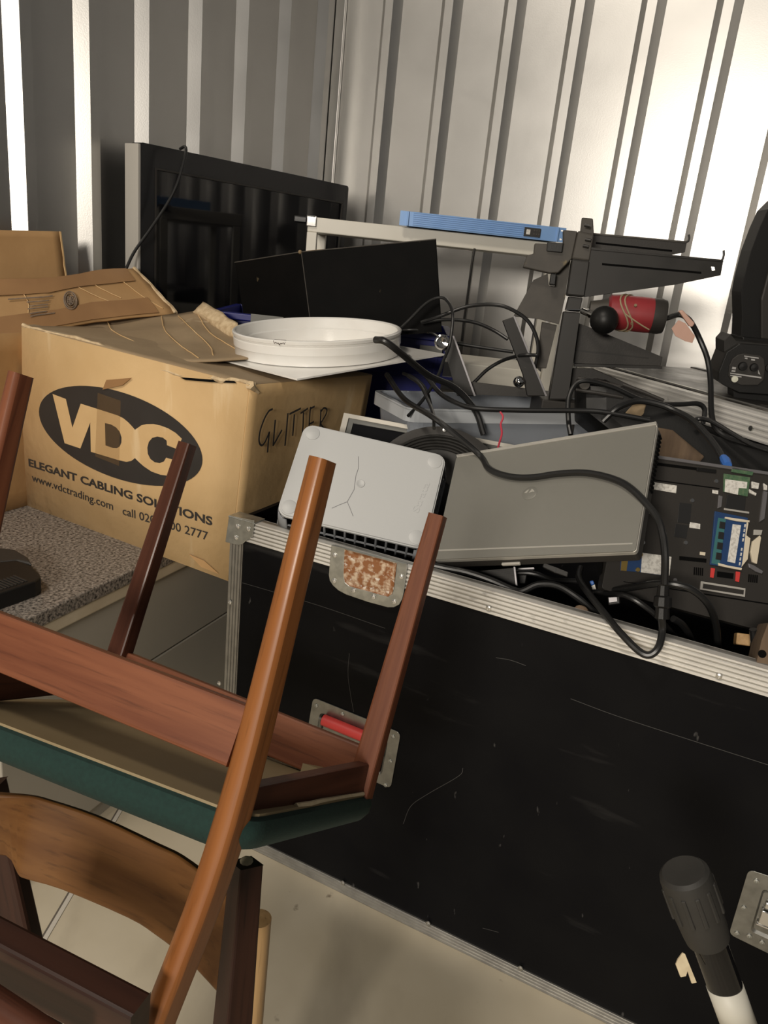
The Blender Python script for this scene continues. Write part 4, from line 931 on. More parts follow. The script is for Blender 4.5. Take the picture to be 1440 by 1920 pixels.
mesh_obj('knob', MB().ball((0, 0, 0), .0365, 24), 'blk', t, Fr(np.eye(3), kb))
mesh_obj('knob_shaft', MB().tube([kb, sf.w(*sf.px(1090, 583), .02)], .008, 10), 'chrome', t, Fr(np.eye(3), (0, 0, 0)))
mb = MB()
for z in (TLn*.35, TLn*.45): mb.tube([tlf.w(1.03*rb*math.cos(a), 1.03*rb*math.sin(a), z+.016*math.sin(a*2)) for a in [2*math.pi*k/24 for k in range(25)]], .0022, 6, False)
mb.tube([tlf.w(1.04*rb*math.cos(a), 1.04*rb*math.sin(a), TLn*(.35+.6*k/8)) for k, a in enumerate([.0+.10*k for k in range(9)])], .002, 6)
mesh_obj('twine', mb, 'twine', t, Fr(np.eye(3), (0, 0, 0)))
mb = MB()
for a in (-.5, .5): mb.lathe([(.004, 0), (.004, .004), (.0001, .004)], 8, fr_z(tlf.w(rb*math.cos(a), rb*math.sin(a), TLn*.55), tlf.R@np.array([math.cos(a), math.sin(a), 0])))
mesh_obj('screw', mb, 'rag', t, Fr(np.eye(3), (0, 0, 0)))

# ================================================================= FOLDING LEGS with chrome ball
lf2 = face(930, 680, 2.13, -.05, .1)
t = thing('folding_leg_stand', 'pair of slanting dark steel bars with a chrome ball behind the clear tub', 'stand', lf2)
def lp(name, pts, z0, z1, mat, bevel=.002): return mesh_obj(name, MB().prism(lf2.P(pts)[::-1], z0, z1), mat, t, bevel=bevel)
lp('leg', [(828, 640), (850, 632), (890, 742), (857, 742)], -.012, .012, 'steel_dark'); lp('leg', [(942, 601), (963, 594), (1023, 742), (988, 742), (980, 702)], -.012, .012, 'steel_dark')
lp('leg_edge', [(848, 630), (852, 630), (892, 742), (888, 742)], .008, .0135, 'metal_grey', .0005); lp('leg_edge', [(961, 593), (965, 593), (1025, 742), (1021, 742)], .008, .0135, 'metal_grey', .0005)
lp('cross_bar', [(880, 716), (1000, 730), (1000, 745), (880, 740)], -.03, -.01, 'blk_mid')
bx_, by_ = lf2.px(971, 715); mesh_obj('ball', MB().ball((bx_, by_, .03), .0155, 20), 'chrome', t)
cx_, cy_ = lf2.px(829, 642); mesh_obj('end_ring', MB().lathe([(.021, 0), (.021, .012), (.017, .014), (.012, .008), (.0001, .006)], 24, Fr(np.eye(3), (cx_, cy_, .012))), 'chrome', t)

# ================================================================= SECOND FLIGHT CASE (behind, right)
Z2 = 1.2
p0, p1 = atz(1236, 722, Z2), atz(1440, 779, Z2); d2 = unit(p1-p0); P0 = p0-d2*.45
c2 = fr_xy((P0[0], P0[1], Z2), d2, (0, 0, 1)); L2 = 1.2
t = thing('flight_case', 'scuffed black flight case with aluminium edge behind at right under the lamp unit', 'flight case', Fr(c2.R, c2.w(0, -Z2, 0)))
o2 = Fr(c2.R, c2.o)
mesh_obj('body', MB().box((L2/2, -Z2/2, -.275), (L2, Z2, .55)), 'laminate', t, o2)
mesh_obj('lid_panel', MB().box((L2/2, .003, -.29), (L2-.02, .006, .50)), 'case_wood', t, o2)
mb = MB().loft([[(x, b, a) for a, b in trim_prof(.075, n=5, top=.035)] for x in (0, L2)], False)
mesh_obj('edge_trim', mb, 'alu', t, o2)
mesh_obj('hinge_strip', MB().box((L2/2, .006, -.055), (L2-.03, .006, .012)), 'alu_dull', t, o2, bevel=.001)
mesh_obj('back_trim', MB().box((L2/2, .004, -.535), (L2, .012, .03)), 'blk_mid', t, o2, bevel=.002)
xr2, yr2 = o2.px(1408, 803, .006); mesh_obj('rivet', MB().lathe([(.008, 0), (.007, .003), (.0001, .003)], 14), 'zinc_dark', t, Fr(c2.R, o2.w(xr2, yr2, .005)))

# lamp control unit on the second case
gf = face(1400, 690, 2.30, -.18, .0)
t = thing('lamp_unit', 'black octagonal lamp housing with control dial on the rear flight case', 'stage lamp', gf)
oc = [(1362, 660), (1386, 644), (1440, 648), (1520, 658), (1520, 752), (1440, 740), (1385, 736), (1356, 722), (1346, 712), (1347, 698)]
mesh_obj('housing', MB().prism(gf.P(oc)[::-1], -.16, -.008), 'blk_mid', t, bevel=.008)
mesh_obj('top_plate', MB().prism(gf.P([(1360, 640), (1372, 627), (1384, 640), (1440, 646), (1520, 655), (1520, 660), (1440, 652), (1386, 645), (1360, 662)])[::-1], -.15, -.02), 'steel_dark', t, bevel=.002)
mesh_obj('front_bezel', MB().prism(gf.P(oc)[::-1], -.010, .004), 'blk', t, bevel=.005)
dial = gf.P([(1383, 664), (1394, 662), (1424, 666), (1432, 672), (1434, 690), (1431, 712), (1420, 722), (1390, 722), (1372, 715), (1364, 704), (1366, 685), (1372, 672)])[::-1]
dp = mesh_obj('dial_plate', MB().prism(dial, .004, .009), 'blk_mid', t, bevel=.003)
for p, r in (((1391, 686), .013), ((1412, 688), .012)): mesh_obj('knob', MB().lathe([(r, .009), (r*.85, .020), (.0001, .021)], 20), 'blk', dp, Fr(gf.R, gf.w(*gf.px(*p), 0)))
mesh_obj('button', MB().lathe([(.0095, .009), (.009, .014), (.0001, .0148)], 20), 'knob_white', dp, Fr(gf.R, gf.w(*gf.px(1376, 710), 0)))
mb = MB()
for q in ([(1394, 666), (1421, 670), (1421, 672), (1394, 668)], [(1395, 670), (1400, 670), (1400, 673), (1395, 672)], [(1407, 672), (1414, 673), (1414, 676), (1407, 675)], [(1372, 687), (1379, 688), (1378, 692), (1371, 691)], [(1371, 693), (1378, 694), (1377, 697), (1370, 696)], [(1368, 698), (1426, 706), (1426, 709), (1368, 700)], [(1368, 702), (1389, 705), (1389, 707), (1368, 704)], [(1420, 692), (1424, 702), (1420, 700)]):
    mb.prism(gf.P(q)[::-1], .009, .0098)
mesh_obj('dial_print', mb, 'print', dp, gf)
mesh_obj('side_knob', MB().lathe([(.014, -.002), (.013, .012), (.0001, .013)], 16), 'blk', t, Fr(gf.R, gf.w(*gf.px(1443, 689), 0)))
mesh_obj('foot', MB().prism(gf.P([(1380, 735), (1500, 748), (1500, 768), (1380, 752)])[::-1], -.12, -.03), 'blk', t)

# tall black curved shell (seat-like case) at the right edge
kf2 = face(1430, 520, 2.46, -.1, 0)
t = thing('moulded_case', 'tall black moulded case rising behind the lamp unit at the right edge', 'case', kf2)
shp = [(1440, 392), (1425, 425), (1408, 470), (1395, 520), (1390, 548), (1391, 600), (1389, 634), (1440, 640), (1540, 650), (1540, 380), (1460, 372)]
mesh_obj('shell', MB().prism([tuple(p[:2]) for p in kf2.P(shp)][::-1], -.10, .0), 'blk', t, bevel=.02, seg=4)
mesh_obj('front_panel', MB().prism(kf2.P([(1440, 500), (1428, 545), (1424, 560), (1424, 636), (1530, 648), (1530, 470), (1452, 470)])[::-1], 0, .014), 'blk_mid', t, bevel=.006)
mesh_obj('base', MB().prism(kf2.P([(1387, 630), (1540, 645), (1540, 715), (1387, 700)])[::-1], -.10, .03), 'blk', t, bevel=.003)

# ================================================================= SMALL THINGS IN THE CASE
g3 = face(1180, 760, 1.86, -.1, .3)
t = thing('cloth_scrap', 'scrap of brown leathery cloth lying behind the laptop lid', 'cloth', g3)
pts = [[(1166, 782), (1174, 770), (1186, 760), (1198, 746)], [(1176, 784), (1184, 776), (1193, 768), (1208, 750)], [(1186, 785), (1195, 778), (1203, 770), (1214, 757)], [(1192, 783), (1202, 782), (1207, 775), (1208, 768)]]
V = [[np.array([*g3.px(*p), .012*math.sin(i*2.1+j*1.3)]) for i, p in enumerate(r)] for j, r in enumerate(pts)]
mb = MB(); mb.add([p for r in V for p in r], [(j*4+i, j*4+i+1, j*4+i+5, j*4+i+4) for j in range(3) for i in range(3)], True)
mesh_obj('cloth', mb, 'rag', t, solid=.003, sub=2)
t2 = face(1250, 830, 1.82, -.1, .3)
t = thing('timber_offcut', 'rough brown timber piece between the laptop lid and the rear case', 'timber', t2)
mesh_obj('block', MB().prism(t2.P([(1228, 800), (1262, 806), (1322, 856), (1310, 870), (1228, 866)])[::-1], -.05, 0), 'rot_wood', t, bevel=.004)
t3 = face(1300, 815, 1.95, -.2, .5)
t = thing('black_bag', 'black fabric bag slumped between the open laptop and the rear case', 'bag', t3)
bgp = [(1080, 708), (1120, 706), (1160, 722), (1240, 752), (1300, 800), (1360, 828), (1445, 850), (1520, 872), (1520, 960), (1300, 900), (1230, 850), (1130, 810), (1080, 770)]
mb = MB(); P = t3.P(bgp)[::-1]; cb = np.mean(P, 0)
rings = [[tuple(lerp(p, cb, k))+(z,) for p in P] for k, z in ((.02, -.10), (0, -.05), (.01, -.01), (.10, .018), (.30, .030))]
mb.loft(rings, True, True); mesh_obj('body', mb, 'blk', t, bevel=0)
mb = MB()
for A_, B_ in (((1082, 716), (1160, 732)), ((1078, 738), (1165, 752)), ((1165, 728), (1240, 758))): mb.tube([t3.w(*t3.px(*A_), .03), t3.w(*t3.px(*lerp(A_, B_, .5)), .034), t3.w(*t3.px(*B_), .03)], .005, 8)
mesh_obj('piping', mb, 'blk_mid', t, Fr(np.eye(3), (0, 0, 0)))
mesh_obj('badge', MB().lathe([(.014, .030), (.013, .034), (.0001, .034)], 18), 'steel_dusty', t, Fr(t3.R, t3.w(*t3.px(1094, 729), 0)))

def fpoly(name, lab, cat, px, py, y, pts, z0, z1, mat, nx=-.3, nz=.5, bevel=.002, part='body'):
    f = face(px, py, y, nx, nz); t = thing(name, lab, cat, f); mesh_obj(part, MB().prism(f.P(pts)[::-1], z0, z1), mat, t, bevel=bevel); return t, f
t, f = fpoly('power_adapter', 'charcoal finned adapter block under the lower edge of the closed laptop', 'adapter', 930, 1080, 1.52, [(897, 1070), (965, 1064), (969, 1098), (940, 1098), (897, 1090)], -.05, 0, 'blk_mid')
mb = MB()
for k in range(6): mb.prism(f.P([(900, 1072+3.4*k), (963, 1067+4*k), (963, 1068.2+4*k), (900, 1073.2+3.4*k)])[::-1], 0, .0015)
mesh_obj('fin', mb, 'blk', t); mesh_obj('edge', MB().prism(f.P([(963, 1063), (966, 1063), (970, 1098), (967, 1098)])[::-1], -.02, .002), 'metal_grey', t)
t, f = fpoly('charger', 'small black charger brick beside the loop of black cable', 'charger', 1050, 1068, 1.53, [(1019, 1055), (1044, 1064), (1066, 1073), (1064, 1082), (1040, 1074), (1017, 1063)], -.03, 0, 'blk_mid')
mesh_obj('seam', MB().prism(f.P([(1042, 1063), (1043.5, 1064), (1041, 1074), (1039.5, 1073)])[::-1], 0, .0015), 'blk', t)
t, f = fpoly('paper_label', 'yellowed paper label tucked under the cable by the case rim', 'label', 930, 1097, 1.47, [(897, 1093), (920, 1091), (945, 1096), (960, 1108), (950, 1111), (920, 1102)], -.001, 0, 'yellow_label', bevel=0)
t, f = fpoly('plug', 'black plug with metal pins lying behind the case rim', 'plug', 970, 1075, 1.58, [(970, 1066), (1000, 1064), (1003, 1069), (988, 1078), (985, 1095), (972, 1095)], -.03, 0, 'blk')
mesh_obj('pin', MB().prism(f.P([(968, 1066), (1001, 1064), (1002, 1067), (969, 1069)])[::-1], 0, .004), 'metal_grey', t)
t, f = fpoly('blue_clip', 'small blue and silver clip on the cables left of the open laptop', 'clip', 1110, 1092, 1.45, [(1105, 1090), (1112, 1088), (1115, 1095), (1109, 1099)], -.01, .004, 'blue_plug')
mesh_obj('tip', MB().prism(f.P([(1109, 1099), (1115, 1096), (1118, 1107), (1112, 1109)])[::-1], -.006, .003), 'silver', t)
t, f = fpoly('cable_connector', 'metal-ended connector lying at the front of the open laptop', 'connector', 1150, 1128, 1.37, [(1139, 1119), (1162, 1118), (1163, 1132), (1141, 1135)], -.02, .004, 'blk')
mesh_obj('shell', MB().prism(f.P([(1141, 1121), (1156, 1120), (1157, 1128), (1142, 1130)])[::-1], .004, .007), 'metal_grey', t)
t, f = fpoly('wooden_block', 'dark wooden block with a hole at the right edge inside the case', 'block', 1435, 1220, 1.22, [(1440, 1168), (1428, 1200), (1416, 1252), (1500, 1275), (1500, 1160)], -.08, 0, 'rot_wood')
mesh_obj('hole', MB().lathe([(.007, .0005), (.006, .0012), (.0001, .0012)], 14, Fr(np.eye(3), (*f.px(1429, 1226), 0))), 'void', t)
t, f = fpoly('timber_offcut', 'pale strip of wood lying in shadow at the bottom right of the case', 'timber', 1400, 1196, 1.33, [(1382, 1186), (1410, 1190), (1410, 1212), (1380, 1208)], -.03, 0, 'light_wood')
t, f = fpoly('rag', 'crumpled rusty-brown rag just behind the aluminium case rim', 'rag', 1090, 1145, 1.36, [(1076, 1138), (1086, 1133), (1100, 1138), (1106, 1150), (1098, 1158), (1080, 1152)], -.03, 0, 'rot_wood', bevel=.008)

# ================================================================= CABLES
def cable(lab, pts, r, mat='cable', group='cables strewn over the flight case and boxes', name='cable', cat='cable', root=None):
    """pts: (px, py, depth)"""
    P = [at(*p) for p in pts]; o = P[0]; t = thing(name, lab, cat, Fr(np.eye(3), o), group) if root else None
    mb = MB().tube(spline(P, 8), r, 10); mb.v = [tuple(np.array(v)-o) for v in mb.v]
    if root: mesh_obj('sheath', mb, mat, t); return t, o
    m = mesh_obj(name, mb, mat, None, Fr(np.eye(3), o)); return tag(m, lab, cat, group)
def lidd(px, py, off=.007):      # depth of the laptop lid's surface under a pixel
    return onpl(px, py, lf.o+lf.R[:, 2]*off, lf.R[:, 2])[1]
def l2d(px, py, off=.007): return onpl(px, py, l2.o+l2.R[:, 2]*off, l2.R[:, 2])[1]
K = [(725, 702, 2.02), (759, 749, 1.9), (817, 786, 1.72)]+[(a, b, lidd(a, b)) for a, b in ((896, 850), (917, 879), (954, 893), (997, 895), (1049, 888), (1102, 887), (1155, 900), (1190, 922))]+[(1229, 966, 1.33), (1242, 1001, 1.30), (1247, 1043, 1.28), (1246, 1095, 1.27)]
t, o = cable('thick black power cable crossing the grey laptop lid and looping over the case rim', K, .0068, root=1, name='power_cable')
pl0, pl1 = at(1244, 1098, 1.27), at(1241, 1160, 1.25)
mb = MB().tube([pl0, lerp(pl0, pl1, .3), lerp(pl0, pl1, .35), lerp(pl0, pl1, .62), lerp(pl0, pl1, .68), pl1], [.010, .011, .015, .016, .012, .013], 10)
mesh_obj('plug', mb, 'blk', t, Fr(np.eye(3), (0, 0, 0)))
mesh_obj('tail', MB().tube(spline([at(*p) for p in ((1241, 1158, 1.25), (1242, 1182, 1.25), (1235, 1213, 1.225), (1218, 1228, 1.222), (1197, 1220, 1.232), (1162, 1185, 1.265), (1134, 1151, 1.32), (1103, 1112, 1.38), (1086, 1085, 1.44), (1089, 1065, 1.5))], 8), .0066, 10), 'cable', t, Fr(np.eye(3), (0, 0, 0)))
cable('thick black cable dropping from the white ring into the clear tub', [(704, 637, 1.80), (722, 640, 1.78), (749, 660, 1.80), (801, 702, 1.90), (854, 728, 1.95), (891, 770, 1.96), (907, 815, 1.94)], .0082)
cable('black cable running level along the front of the clear tub', [(765, 668, 2.05), (795, 700, 2.0), (825, 737, 1.94), (860, 757, 1.88), (895, 766, 1.85), (970, 769, 1.84), (1080, 770, 1.83), (1134, 773, 1.82), (1218, 788, 1.80)], .0062)
cable('black cable arching highest between the black box and the bracket stand', [(790, 604, 2.22), (827, 592, 2.2), (875, 575, 2.2), (920, 571, 2.2), (952, 577, 2.19), (985, 597, 2.18), (1002, 622, 2.17), (1009, 650, 2.16), (1005, 680, 2.15), (992, 722, 2.14)], .0052)
cable('black cable sagging from the black box to the second slanting steel bar', [(790, 606, 2.25), (825, 600, 2.24), (860, 600, 2.24), (895, 606, 2.23), (927, 620, 2.22), (952, 636, 2.2)], .005)
cable('black cable stretched almost straight between the two slanting bars', [(842, 640, 2.24), (862, 645, 2.24), (920, 654, 2.22), (962, 660, 2.2)], .0048)
cable('black cable curving up from the tub rim behind the chrome ball', [(886, 720, 2.2), (893, 713, 2.2), (915, 692, 2.19), (945, 675, 2.17), (980, 666, 2.11), (1007, 666, 2.1)], .005)
cable('thin black cable looping up past the black box corner and down to the tub', [(742, 624, 2.2), (765, 602, 2.19), (795, 572, 2.18), (815, 560, 2.17), (832, 559, 2.16), (844, 572, 2.13), (849, 592, 2.1), (847, 620, 2.08), (842, 650, 2.06), (832, 675, 2.03), (820, 707, 1.99), (795, 747, 1.93), (765, 780, 1.88)], .0042)
cable('short black cable lying over the blue crate beside the ring', [(745, 620, 2.3), (765, 619, 2.28), (790, 619, 2.28), (812, 625, 2.27), (825, 634, 2.26)], .0045)
cable('two-core lead going from under the ring plate to the round speaker driver', [(765, 705, 1.98), (786, 720, 1.92), (800, 745, 1.86), (812, 775, 1.78), (814, 803, 1.70)], .0042)
cable('black cable from under the ring plate into the clear tub', [(756, 700, 2.04), (775, 708, 2.0), (795, 725, 1.98), (806, 752, 1.95), (810, 790, 1.93)], .0042)
cable('thin black cable draped over the top edge of the television', [(338, 279, 2.80), (346, 275, 2.76), (349, 282, 2.73), (344, 305, 2.72), (333, 342, 2.71), (314, 381, 2.70), (281, 431, 2.67), (252, 472, 2.64), (236, 505, 2.62)], .0048)
cable('dark strap hanging straight down from the cream shelf', [(890, 466, 2.77), (884, 500, 2.76), (876, 560, 2.75), (870, 600, 2.74), (866, 640, 2.72)], .004, 'steel_dark')
t, o = cable('black mains lead of the red tool with pink tape tag hanging at right', [(1240, 598, 2.14), (1252, 596, 2.13), (1273, 590, 2.13), (1288, 596, 2.12), (1298, 608, 2.12), (1312, 636, 2.12), (1326, 672, 2.10), (1332, 713, 2.06), (1334, 774, 1.98), (1342, 803, 1.93), (1362, 820, 1.90), (1395, 831, 1.86), (1450, 846, 1.8)], .0072, root=1, name='power_cable')
pf2 = face(1290, 600, 2.105, -.1, 0)
mesh_obj('tape_tag', MB().prism(pf2.P([(1271, 583), (1279, 581), (1302, 606), (1297, 613), (1291, 611)])[::-1], -.006, .008), 'pink', t, pf2, bevel=.003)
mesh_obj('tape_flap', MB().prism(pf2.P([(1272, 600), (1285, 606), (1303, 630), (1298, 643), (1285, 640), (1266, 630), (1259, 616)])[::-1], -.001, .002), 'pink', t, pf2, bevel=.0005)
t, o = cable('black cable with blue end plug dropping on to the open laptop', [(1130, 790, 1.82), (1137, 783, 1.82), (1159, 764, 1.82), (1195, 752, 1.83), (1234, 758, 1.82), (1265, 770, 1.80), (1295, 786, 1.76), (1323, 813, 1.70), (1345, 842, 1.64), (1356, 862, 1.60)], .0075, root=1)
mesh_obj('plug', MB().tube([at(1356, 858, 1.605), at(1360, 864, 1.59), at(1364, 873, 1.57)], [.008, .0105, .009], 10), 'blue_plug', t, Fr(np.eye(3), (0, 0, 0)))
cable('black cable curling over the black bag handle to the rear case', [(1070, 815, 1.84), (1066, 790, 1.86), (1066, 748, 1.90), (1080, 720, 1.92), (1104, 714, 1.92), (1151, 727, 1.92), (1195, 747, 1.92), (1234, 757, 1.93), (1276, 758, 1.94), (1308, 757, 1.95), (1321, 768, 1.95), (1318, 795, 1.94)], .0062)
cable('thin black cable on the right running below the hanging mains lead', [(1300, 790, 1.9), (1312, 785, 1.9), (1334, 790, 1.88), (1373, 813, 1.84), (1410, 834, 1.80), (1450, 848, 1.76)], .0058)
cable('black cable along the case rim from the chair leg', [(790, 1055, 1.50), (830, 1064, 1.49), (875, 1073, 1.475), (920, 1088, 1.46), (962, 1106, 1.44), (980, 1108, 1.43), (1009, 1096, 1.43), (1044, 1098, 1.42), (1079, 1118, 1.40), (1114, 1147, 1.39), (1140, 1176, 1.40)], .0068)
cable('black cable passing behind the adapter block under the laptop', [(805, 1062, 1.56), (850, 1066, 1.55), (900, 1078, 1.55), (990, 1074, 1.55), (1040, 1088, 1.52), (1085, 1090, 1.49)], .0058)
cable('black cable bowing across the open laptop front to the right', [(1105, 1112, 1.44), (1134, 1109, 1.42), (1183, 1102, 1.37), (1239, 1094, 1.31), (1287, 1101, 1.29), (1322, 1126, 1.29), (1341, 1165, 1.31), (1347, 1222, 1.34)], .0066)
cable('black cable slanting down in front of the plug to the case rim', [(1134, 1112, 1.41), (1176, 1118, 1.35), (1218, 1144, 1.33), (1252, 1178, 1.34), (1288, 1222, 1.38)], .0052)
cable('short black cable just right of the hanging plug', [(1262, 1160, 1.32), (1278, 1170, 1.33), (1292, 1190, 1.35), (1304, 1220, 1.37)], .0066)
cable('black cable end standing upright at the far right of the case', [(1412, 1180, 1.30), (1414, 1210, 1.30), (1412, 1260, 1.32)], .007)
cable('thin red wire poking up from behind the grey laptop', [(938, 772, 1.84), (943, 782, 1.83), (939, 796, 1.82), (941, 812, 1.80), (937, 828, 1.78), (933, 842, 1.75)], .0024, 'red_wire', name='wire', cat='wire')

# ================================================================= UPSIDE-DOWN CHAIR WITH GREEN SEAT
Af, Df, Bf_, Cf_ = at(607, 862, .78), at(40, 702, .936), at(821, 966, 1.10), at(352, 832, 1.28)
As, Bs, Cs, Ds = at(438, 1535, .665), at(672, 1492, .945), at(203, 1292, 1.127), at(-108, 1326, .82)
u_ = unit(Ds-As); v_ = Bs-As; w_ = unit(np.cross(v_, u_)); v_ = np.cross(u_, w_)
if w_[2] < 0: w_ = -w_
t = thing('chair', 'mahogany chair with green seat turned upside down in the foreground', 'chair', Fr(np.eye(3), (As+Bs+Cs+Ds)/4), 'wooden chairs stacked in the foreground')
Ab = at(283, 1960, .575)
lg = thing  # (parts below)
# back post: round front, flat inner side; one member from foot to the back rail
def dpost(name, P0, P1, P2, r0, r1, r2, parent, mat, nflat):
    P = [np.asarray(p) for p in (P0, P1, P2)]; f = fr_z(P[0], P[2]-P[0], nflat); mb = MB(); rings = []
    pts = spline([f.l(p) for p in P], 8); n = len(pts)
    for i, p in enumerate(pts):
        tt = i/(n-1); r = r0+(r1-r0)*min(1, tt*2) if tt < .5 else r1+(r2-r1)*(tt*2-1)
        ring = []
        for k in range(20):
            a = 2*math.pi*k/20; x, y = r*math.cos(a), r*math.sin(a)
            x = min(x, r*.62); ring.append((p[0]+x, p[1]+y*1.0, p[2]))
        rings.append(ring)
    mb.loft(rings, True); return mesh_obj(name, mb, mat, parent, f, bevel=.004, sharp=40)
side = unit(np.array([.90, -.42, .1]))
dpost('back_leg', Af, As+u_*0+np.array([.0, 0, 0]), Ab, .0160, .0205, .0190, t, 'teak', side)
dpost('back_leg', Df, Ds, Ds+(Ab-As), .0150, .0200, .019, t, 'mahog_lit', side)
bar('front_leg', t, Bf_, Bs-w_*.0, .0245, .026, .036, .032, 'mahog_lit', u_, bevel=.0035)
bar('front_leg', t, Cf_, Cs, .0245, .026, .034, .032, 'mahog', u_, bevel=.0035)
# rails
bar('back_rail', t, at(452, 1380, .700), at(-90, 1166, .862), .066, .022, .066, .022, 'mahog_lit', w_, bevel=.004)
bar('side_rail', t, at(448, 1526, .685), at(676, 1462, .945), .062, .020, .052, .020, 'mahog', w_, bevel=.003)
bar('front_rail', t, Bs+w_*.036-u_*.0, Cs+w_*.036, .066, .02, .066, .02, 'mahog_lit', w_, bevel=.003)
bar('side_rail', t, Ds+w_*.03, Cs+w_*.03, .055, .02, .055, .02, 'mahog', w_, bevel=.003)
cb_ = at(572, 1424, .93); mesh_obj('corner_block', MB().prism([(-.03, 0), (.03, 0), (0, .035)], -.012, .012), 'hardboard', t, Fr(np.stack([u_, v_/np.linalg.norm(v_), w_], 1), Bs+u_*.055+unit(v_)*-.035+w_*.012))
# seat: green cushion below, tan board above
so = (As+Bs+Cs+Ds)/4; ux_, vx_ = -u_, unit(v_); 
R5 = np.stack([ux_, vx_, np.cross(ux_, vx_)], 1); sfr = Fr(R5, so); zs = 1 if R5[:, 2]@w_ > 0 else -1
zb_ = min(sfr.l(p)[2] for p in (As, Bs, Cs, Ds))
bl = [sfr.l(p)[:2] for p in (Ds, As, Bs, Cs)]
A2, B2, C2, D2 = bl[1], bl[2], bl[3], bl[0]
seat = rounded([D2+(-.03, -.004), A2+(.022, -.004), B2+(.022, .03), C2+(-.03, .03)], .04, 6)
cs = np.mean(seat, 0)
mb = MB(); zt = np.mean([sfr.l(p)[2] for p in (As, Bs, Cs, Ds)])-.004
rings = [[tuple(lerp(p, cs, k))+(zt+zs*z,) for p in seat] for k, z in ((.035, .001), (.005, -.003), (-.008, -.012), (-.006, -.022), (.025, -.034), (.11, -.043), (.5, -.051), (.96, -.053))]
mb.loft(rings if zs < 0 else rings[::-1], True, True)
mesh_obj('seat_cushion', mb, 'green', t, sfr)
mb = MB().prism([tuple(lerp(p, cs, .028)) for p in seat], zt-.001, zt+.003)
mesh_obj('seat_board', mb, 'hardboard', t, sfr)
mesh_obj('frayed_lining', MB().tube([sfr.w(*lerp(B2+(.012, .016), A2+(.012, .016), k/10), zt+.003)+nz((k, 0, 0), .8, .003) for k in range(8)], .0035, 6), 'torn_tape', t, Fr(np.eye(3), (0, 0, 0)))

# ================================================================= THIRD CHAIR: upside down underneath, one dark leg and its rails in view
lt_, lb_ = at(462, 1618, .725), at(428, 2010, .64)
t = thing('chair', 'dark chair upside down beneath the green-seated one, its square leg pressed against the seat', 'chair', Fr(np.eye(3), lb_), 'wooden chairs stacked in the foreground')
bar('leg', t, lt_, lb_, .030, .030, .036, .036, 'mahog_shaded', unit([.75, .65, 0]), bevel=.003)
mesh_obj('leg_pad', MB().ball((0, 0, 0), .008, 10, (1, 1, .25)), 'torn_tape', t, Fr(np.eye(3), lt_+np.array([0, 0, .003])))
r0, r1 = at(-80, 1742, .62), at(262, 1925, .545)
bar('rail', t, r0, r1, .060, .03, .060, .03, 'mahog_shaded', (0, 0, 1), bevel=.004)
bar('rail', t, at(-60, 1855, .55), at(110, 1970, .50), .034, .034, .034, .034, 'mahog', (0, 0, 1), 'round', .002)

# ================================================================= LOWER CHAIR: curved plywood back
rtop = at(487, 1722, .86); rbot = np.array([rtop[0]+.02, rtop[1]-.02, 0.0]); rbot = at(470, 2400, .80); rbot = rtop+np.array([-.005, -.005, -rtop[2]])
ltop = at(-22, 1470, .88); lbot = at(95, 1990, .80); 
t = thing('chair', 'upright chair with curved plywood backrest beneath the stacked chairs', 'chair', Fr(np.eye(3), (rbot[0]-.2, rbot[1], 0)), 'wooden chairs stacked in the foreground')
tp_ = spline([np.array([a, b, 0.]) for a, b in ((-40, 1478), (0, 1483), (60, 1489), (100, 1499), (190, 1529), (300, 1580), (345, 1602), (400, 1642), (430, 1668), (448, 1686))], 3)
bt_ = spline([np.array([a, b, 0.]) for a, b in ((-40, 1600), (18, 1596), (40, 1634), (58, 1645), (124, 1664), (249, 1716), (299, 1747), (358, 1792), (412, 1848), (446, 1884))], 3)
ZT, ZBt = .755, .662
TP = [atz(p[0], p[1], ZT) for p in tp_]; BT = [atz(p[0], p[1], ZBt) for p in bt_]
def ply(off):
    out = []
    for i in range(len(TP)):
        n = unit(np.cross(TP[min(i+1, len(TP)-1)]-TP[max(i-1, 0)], BT[i]-TP[i])); out.append((TP[i]+n*off, BT[i]+n*off))
    return out
F0, F1 = ply(0), ply(-.011); N = len(TP); V = [p for a in F0 for p in a]+[p for a in F1 for p in a]; b_ = 2*N; Fs = []
for i in range(N-1):
    Fs += [(2*i, 2*i+1, 2*i+3, 2*i+2), (b_+2*i, b_+2*i+2, b_+2*i+3, b_+2*i+1), (2*i, 2*i+2, b_+2*i+2, b_+2*i), (2*i+1, b_+2*i+1, b_+2*i+3, 2*i+3)]
Fs += [(0, b_, b_+1, 1), (2*N-2, 2*N-1, b_+2*N-1, b_+2*N-2)]
d_ = unit(TP[-1]-TP[0]); pf3 = Fr(np.stack([d_, unit(np.cross([0, 0, 1.0], d_)), [0, 0, 1.0]], 1), TP[N//2])
mb = MB().add([pf3.l(p) for p in V], Fs, True)
mesh_obj('backrest', mb, 'ply', t, pf3, bevel=.0025)
bar('back_post', t, rtop, rbot, .034, .034, .034, .034, 'light_wood', (1, 0, 0), 'round', .008)
bar('back_post', t, ltop, lbot, .040, .034, .044, .036, 'mahog_shaded', (1, 0, 0), bevel=.006)

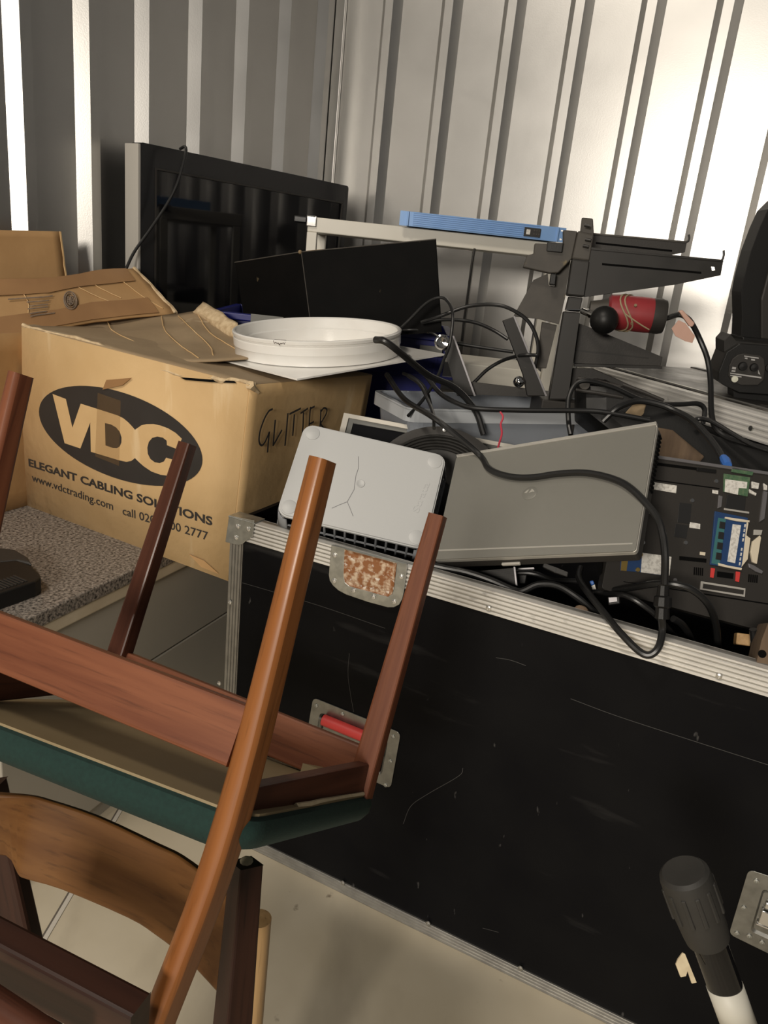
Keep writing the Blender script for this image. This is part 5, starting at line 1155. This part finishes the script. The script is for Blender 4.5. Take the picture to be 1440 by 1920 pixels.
# ================================================================= BLACK TUBE with rubber cap
c0, c1, c2_, c3 = at(1281, 1632, .80), at(1322, 1752, .79), at(1366, 1868, .78), at(1500, 2240, .75)
tdv = unit(c2_-c0); tfr = fr_z(c0, tdv, (1, 0, 0))
z1_ = tfr.l(onpl(1312, 1745, c0, np.array([0, -1.0, .3])))[2]; z2_ = tfr.l(c2_)[2]; zl_ = 1.05
zfl = (c0[2])/(-tdv[2]); 
t = thing('tube_stand', 'black metal tube with ribbed rubber cap and white tape leaning at bottom right', 'tube', tfr)
rc = .0325; z1_ = .105
prof_c = [(.0001, .000), (rc*.82, .000), (rc*.96, .004), (rc, .012), (rc*.99, .05), (rc*.90, z1_-.012), (rc*.86, z1_), (rc*.66, z1_+.001)]
cap = mesh_obj('rubber_cap', MB().lathe(prof_c, 36), 'rubber', t)
mb = MB()
for k in range(12):
    a = 2*math.pi*k/12; f = Fr(np.stack([[math.cos(a), math.sin(a), 0], [-math.sin(a), math.cos(a), 0], [0, 0, 1.0]], 1), (rc*.985*math.cos(a), rc*.985*math.sin(a), .040))
    m2 = MB().box((0, 0, 0), (.004, .006, .045)); mb.add([f.w(p) for p in m2.v], m2.f)
mesh_obj('grip_rib', mb, 'rubber', cap, tfr, bevel=.0015)
rt = .0225
mesh_obj('tube', MB().lathe([(rt, z1_-.02), (rt, zfl), (.0001, zfl)], 32), 'blk_gloss', t)
zt0 = tfr.l(at(1358, 1850, .78))[2]
tape = MB(); V = []
for k in range(33):
    a = 2*math.pi*k/32; V += [(rt*1.02*math.cos(a), rt*1.02*math.sin(a), zt0+.006*math.cos(a+1)), (rt*1.02*math.cos(a), rt*1.02*math.sin(a), zt0+.075+.006*math.cos(a+1))]
tape.add(V, [(2*k, 2*k+2, 2*k+3, 2*k+1) for k in range(32)], True)
mesh_obj('tape_band', tape, 'white_tape', t, solid=.0008)
pf4 = face(1290, 1810, .775, 0, .6)
mesh_obj('torn_tape', MB().prism(pf4.P([(1280, 1786), (1284, 1788), (1306, 1842), (1297, 1844), (1289, 1820), (1286, 1830), (1276, 1832), (1267, 1808), (1271, 1798)])[::-1], -.002, .001), 'torn_tape', t, pf4, bevel=.0005)

# ================================================================= LIGHT, WORLD, CAMERA
def lamp(name, loc, tgt, sx, sy, power, col):
    l = bpy.data.lights.new(name, 'AREA'); l.shape = 'RECTANGLE'; l.size = sx; l.size_y = sy; l.energy = power; l.color = col
    o = bpy.data.objects.new(name, l); COL.objects.link(o); o.location = loc
    o.rotation_euler = (Vector(tgt)-Vector(loc)).to_track_quat('-Z', 'Y').to_euler(); return o
lamp('overhead_fill', (-2.1, -1.2, 5.9), (.1, 1.9, .8), 1.2, .6, 120, (1, .90, .77))  # unseen overhead fill, added to brighten the scene
lamp('corridor_lamp', (-1.42, -3.0, 2.3), (.1, 2.2, 1.0), 1.1, .7, 148, (1, .915, .80))
w = bpy.data.worlds.new('World'); S.world = w; w.use_nodes = True
w.node_tree.nodes['Background'].inputs['Color'].default_value = (.30, .29, .275, 1); w.node_tree.nodes['Background'].inputs['Strength'].default_value = .26
cam = bpy.data.cameras.new('Camera'); co = bpy.data.objects.new('Camera', cam); COL.objects.link(co)
cam.sensor_width = 36; cam.sensor_fit = 'AUTO'; cam.lens = F_/1920*36; cam.clip_start = .02
mm_ = Matrix.Identity(4)
for i in range(3):
    mm_[i][0] = RC[i, 0]; mm_[i][1] = -RC[i, 1]; mm_[i][2] = -RC[i, 2]; mm_[i][3] = CAM[i]
co.matrix_world = mm_; S.camera = co
S.view_settings.view_transform = 'Standard'; S.view_settings.look = 'None'; S.view_settings.gamma = 1; S.view_settings.use_curve_mapping = False
S.view_settings.exposure = 0.0
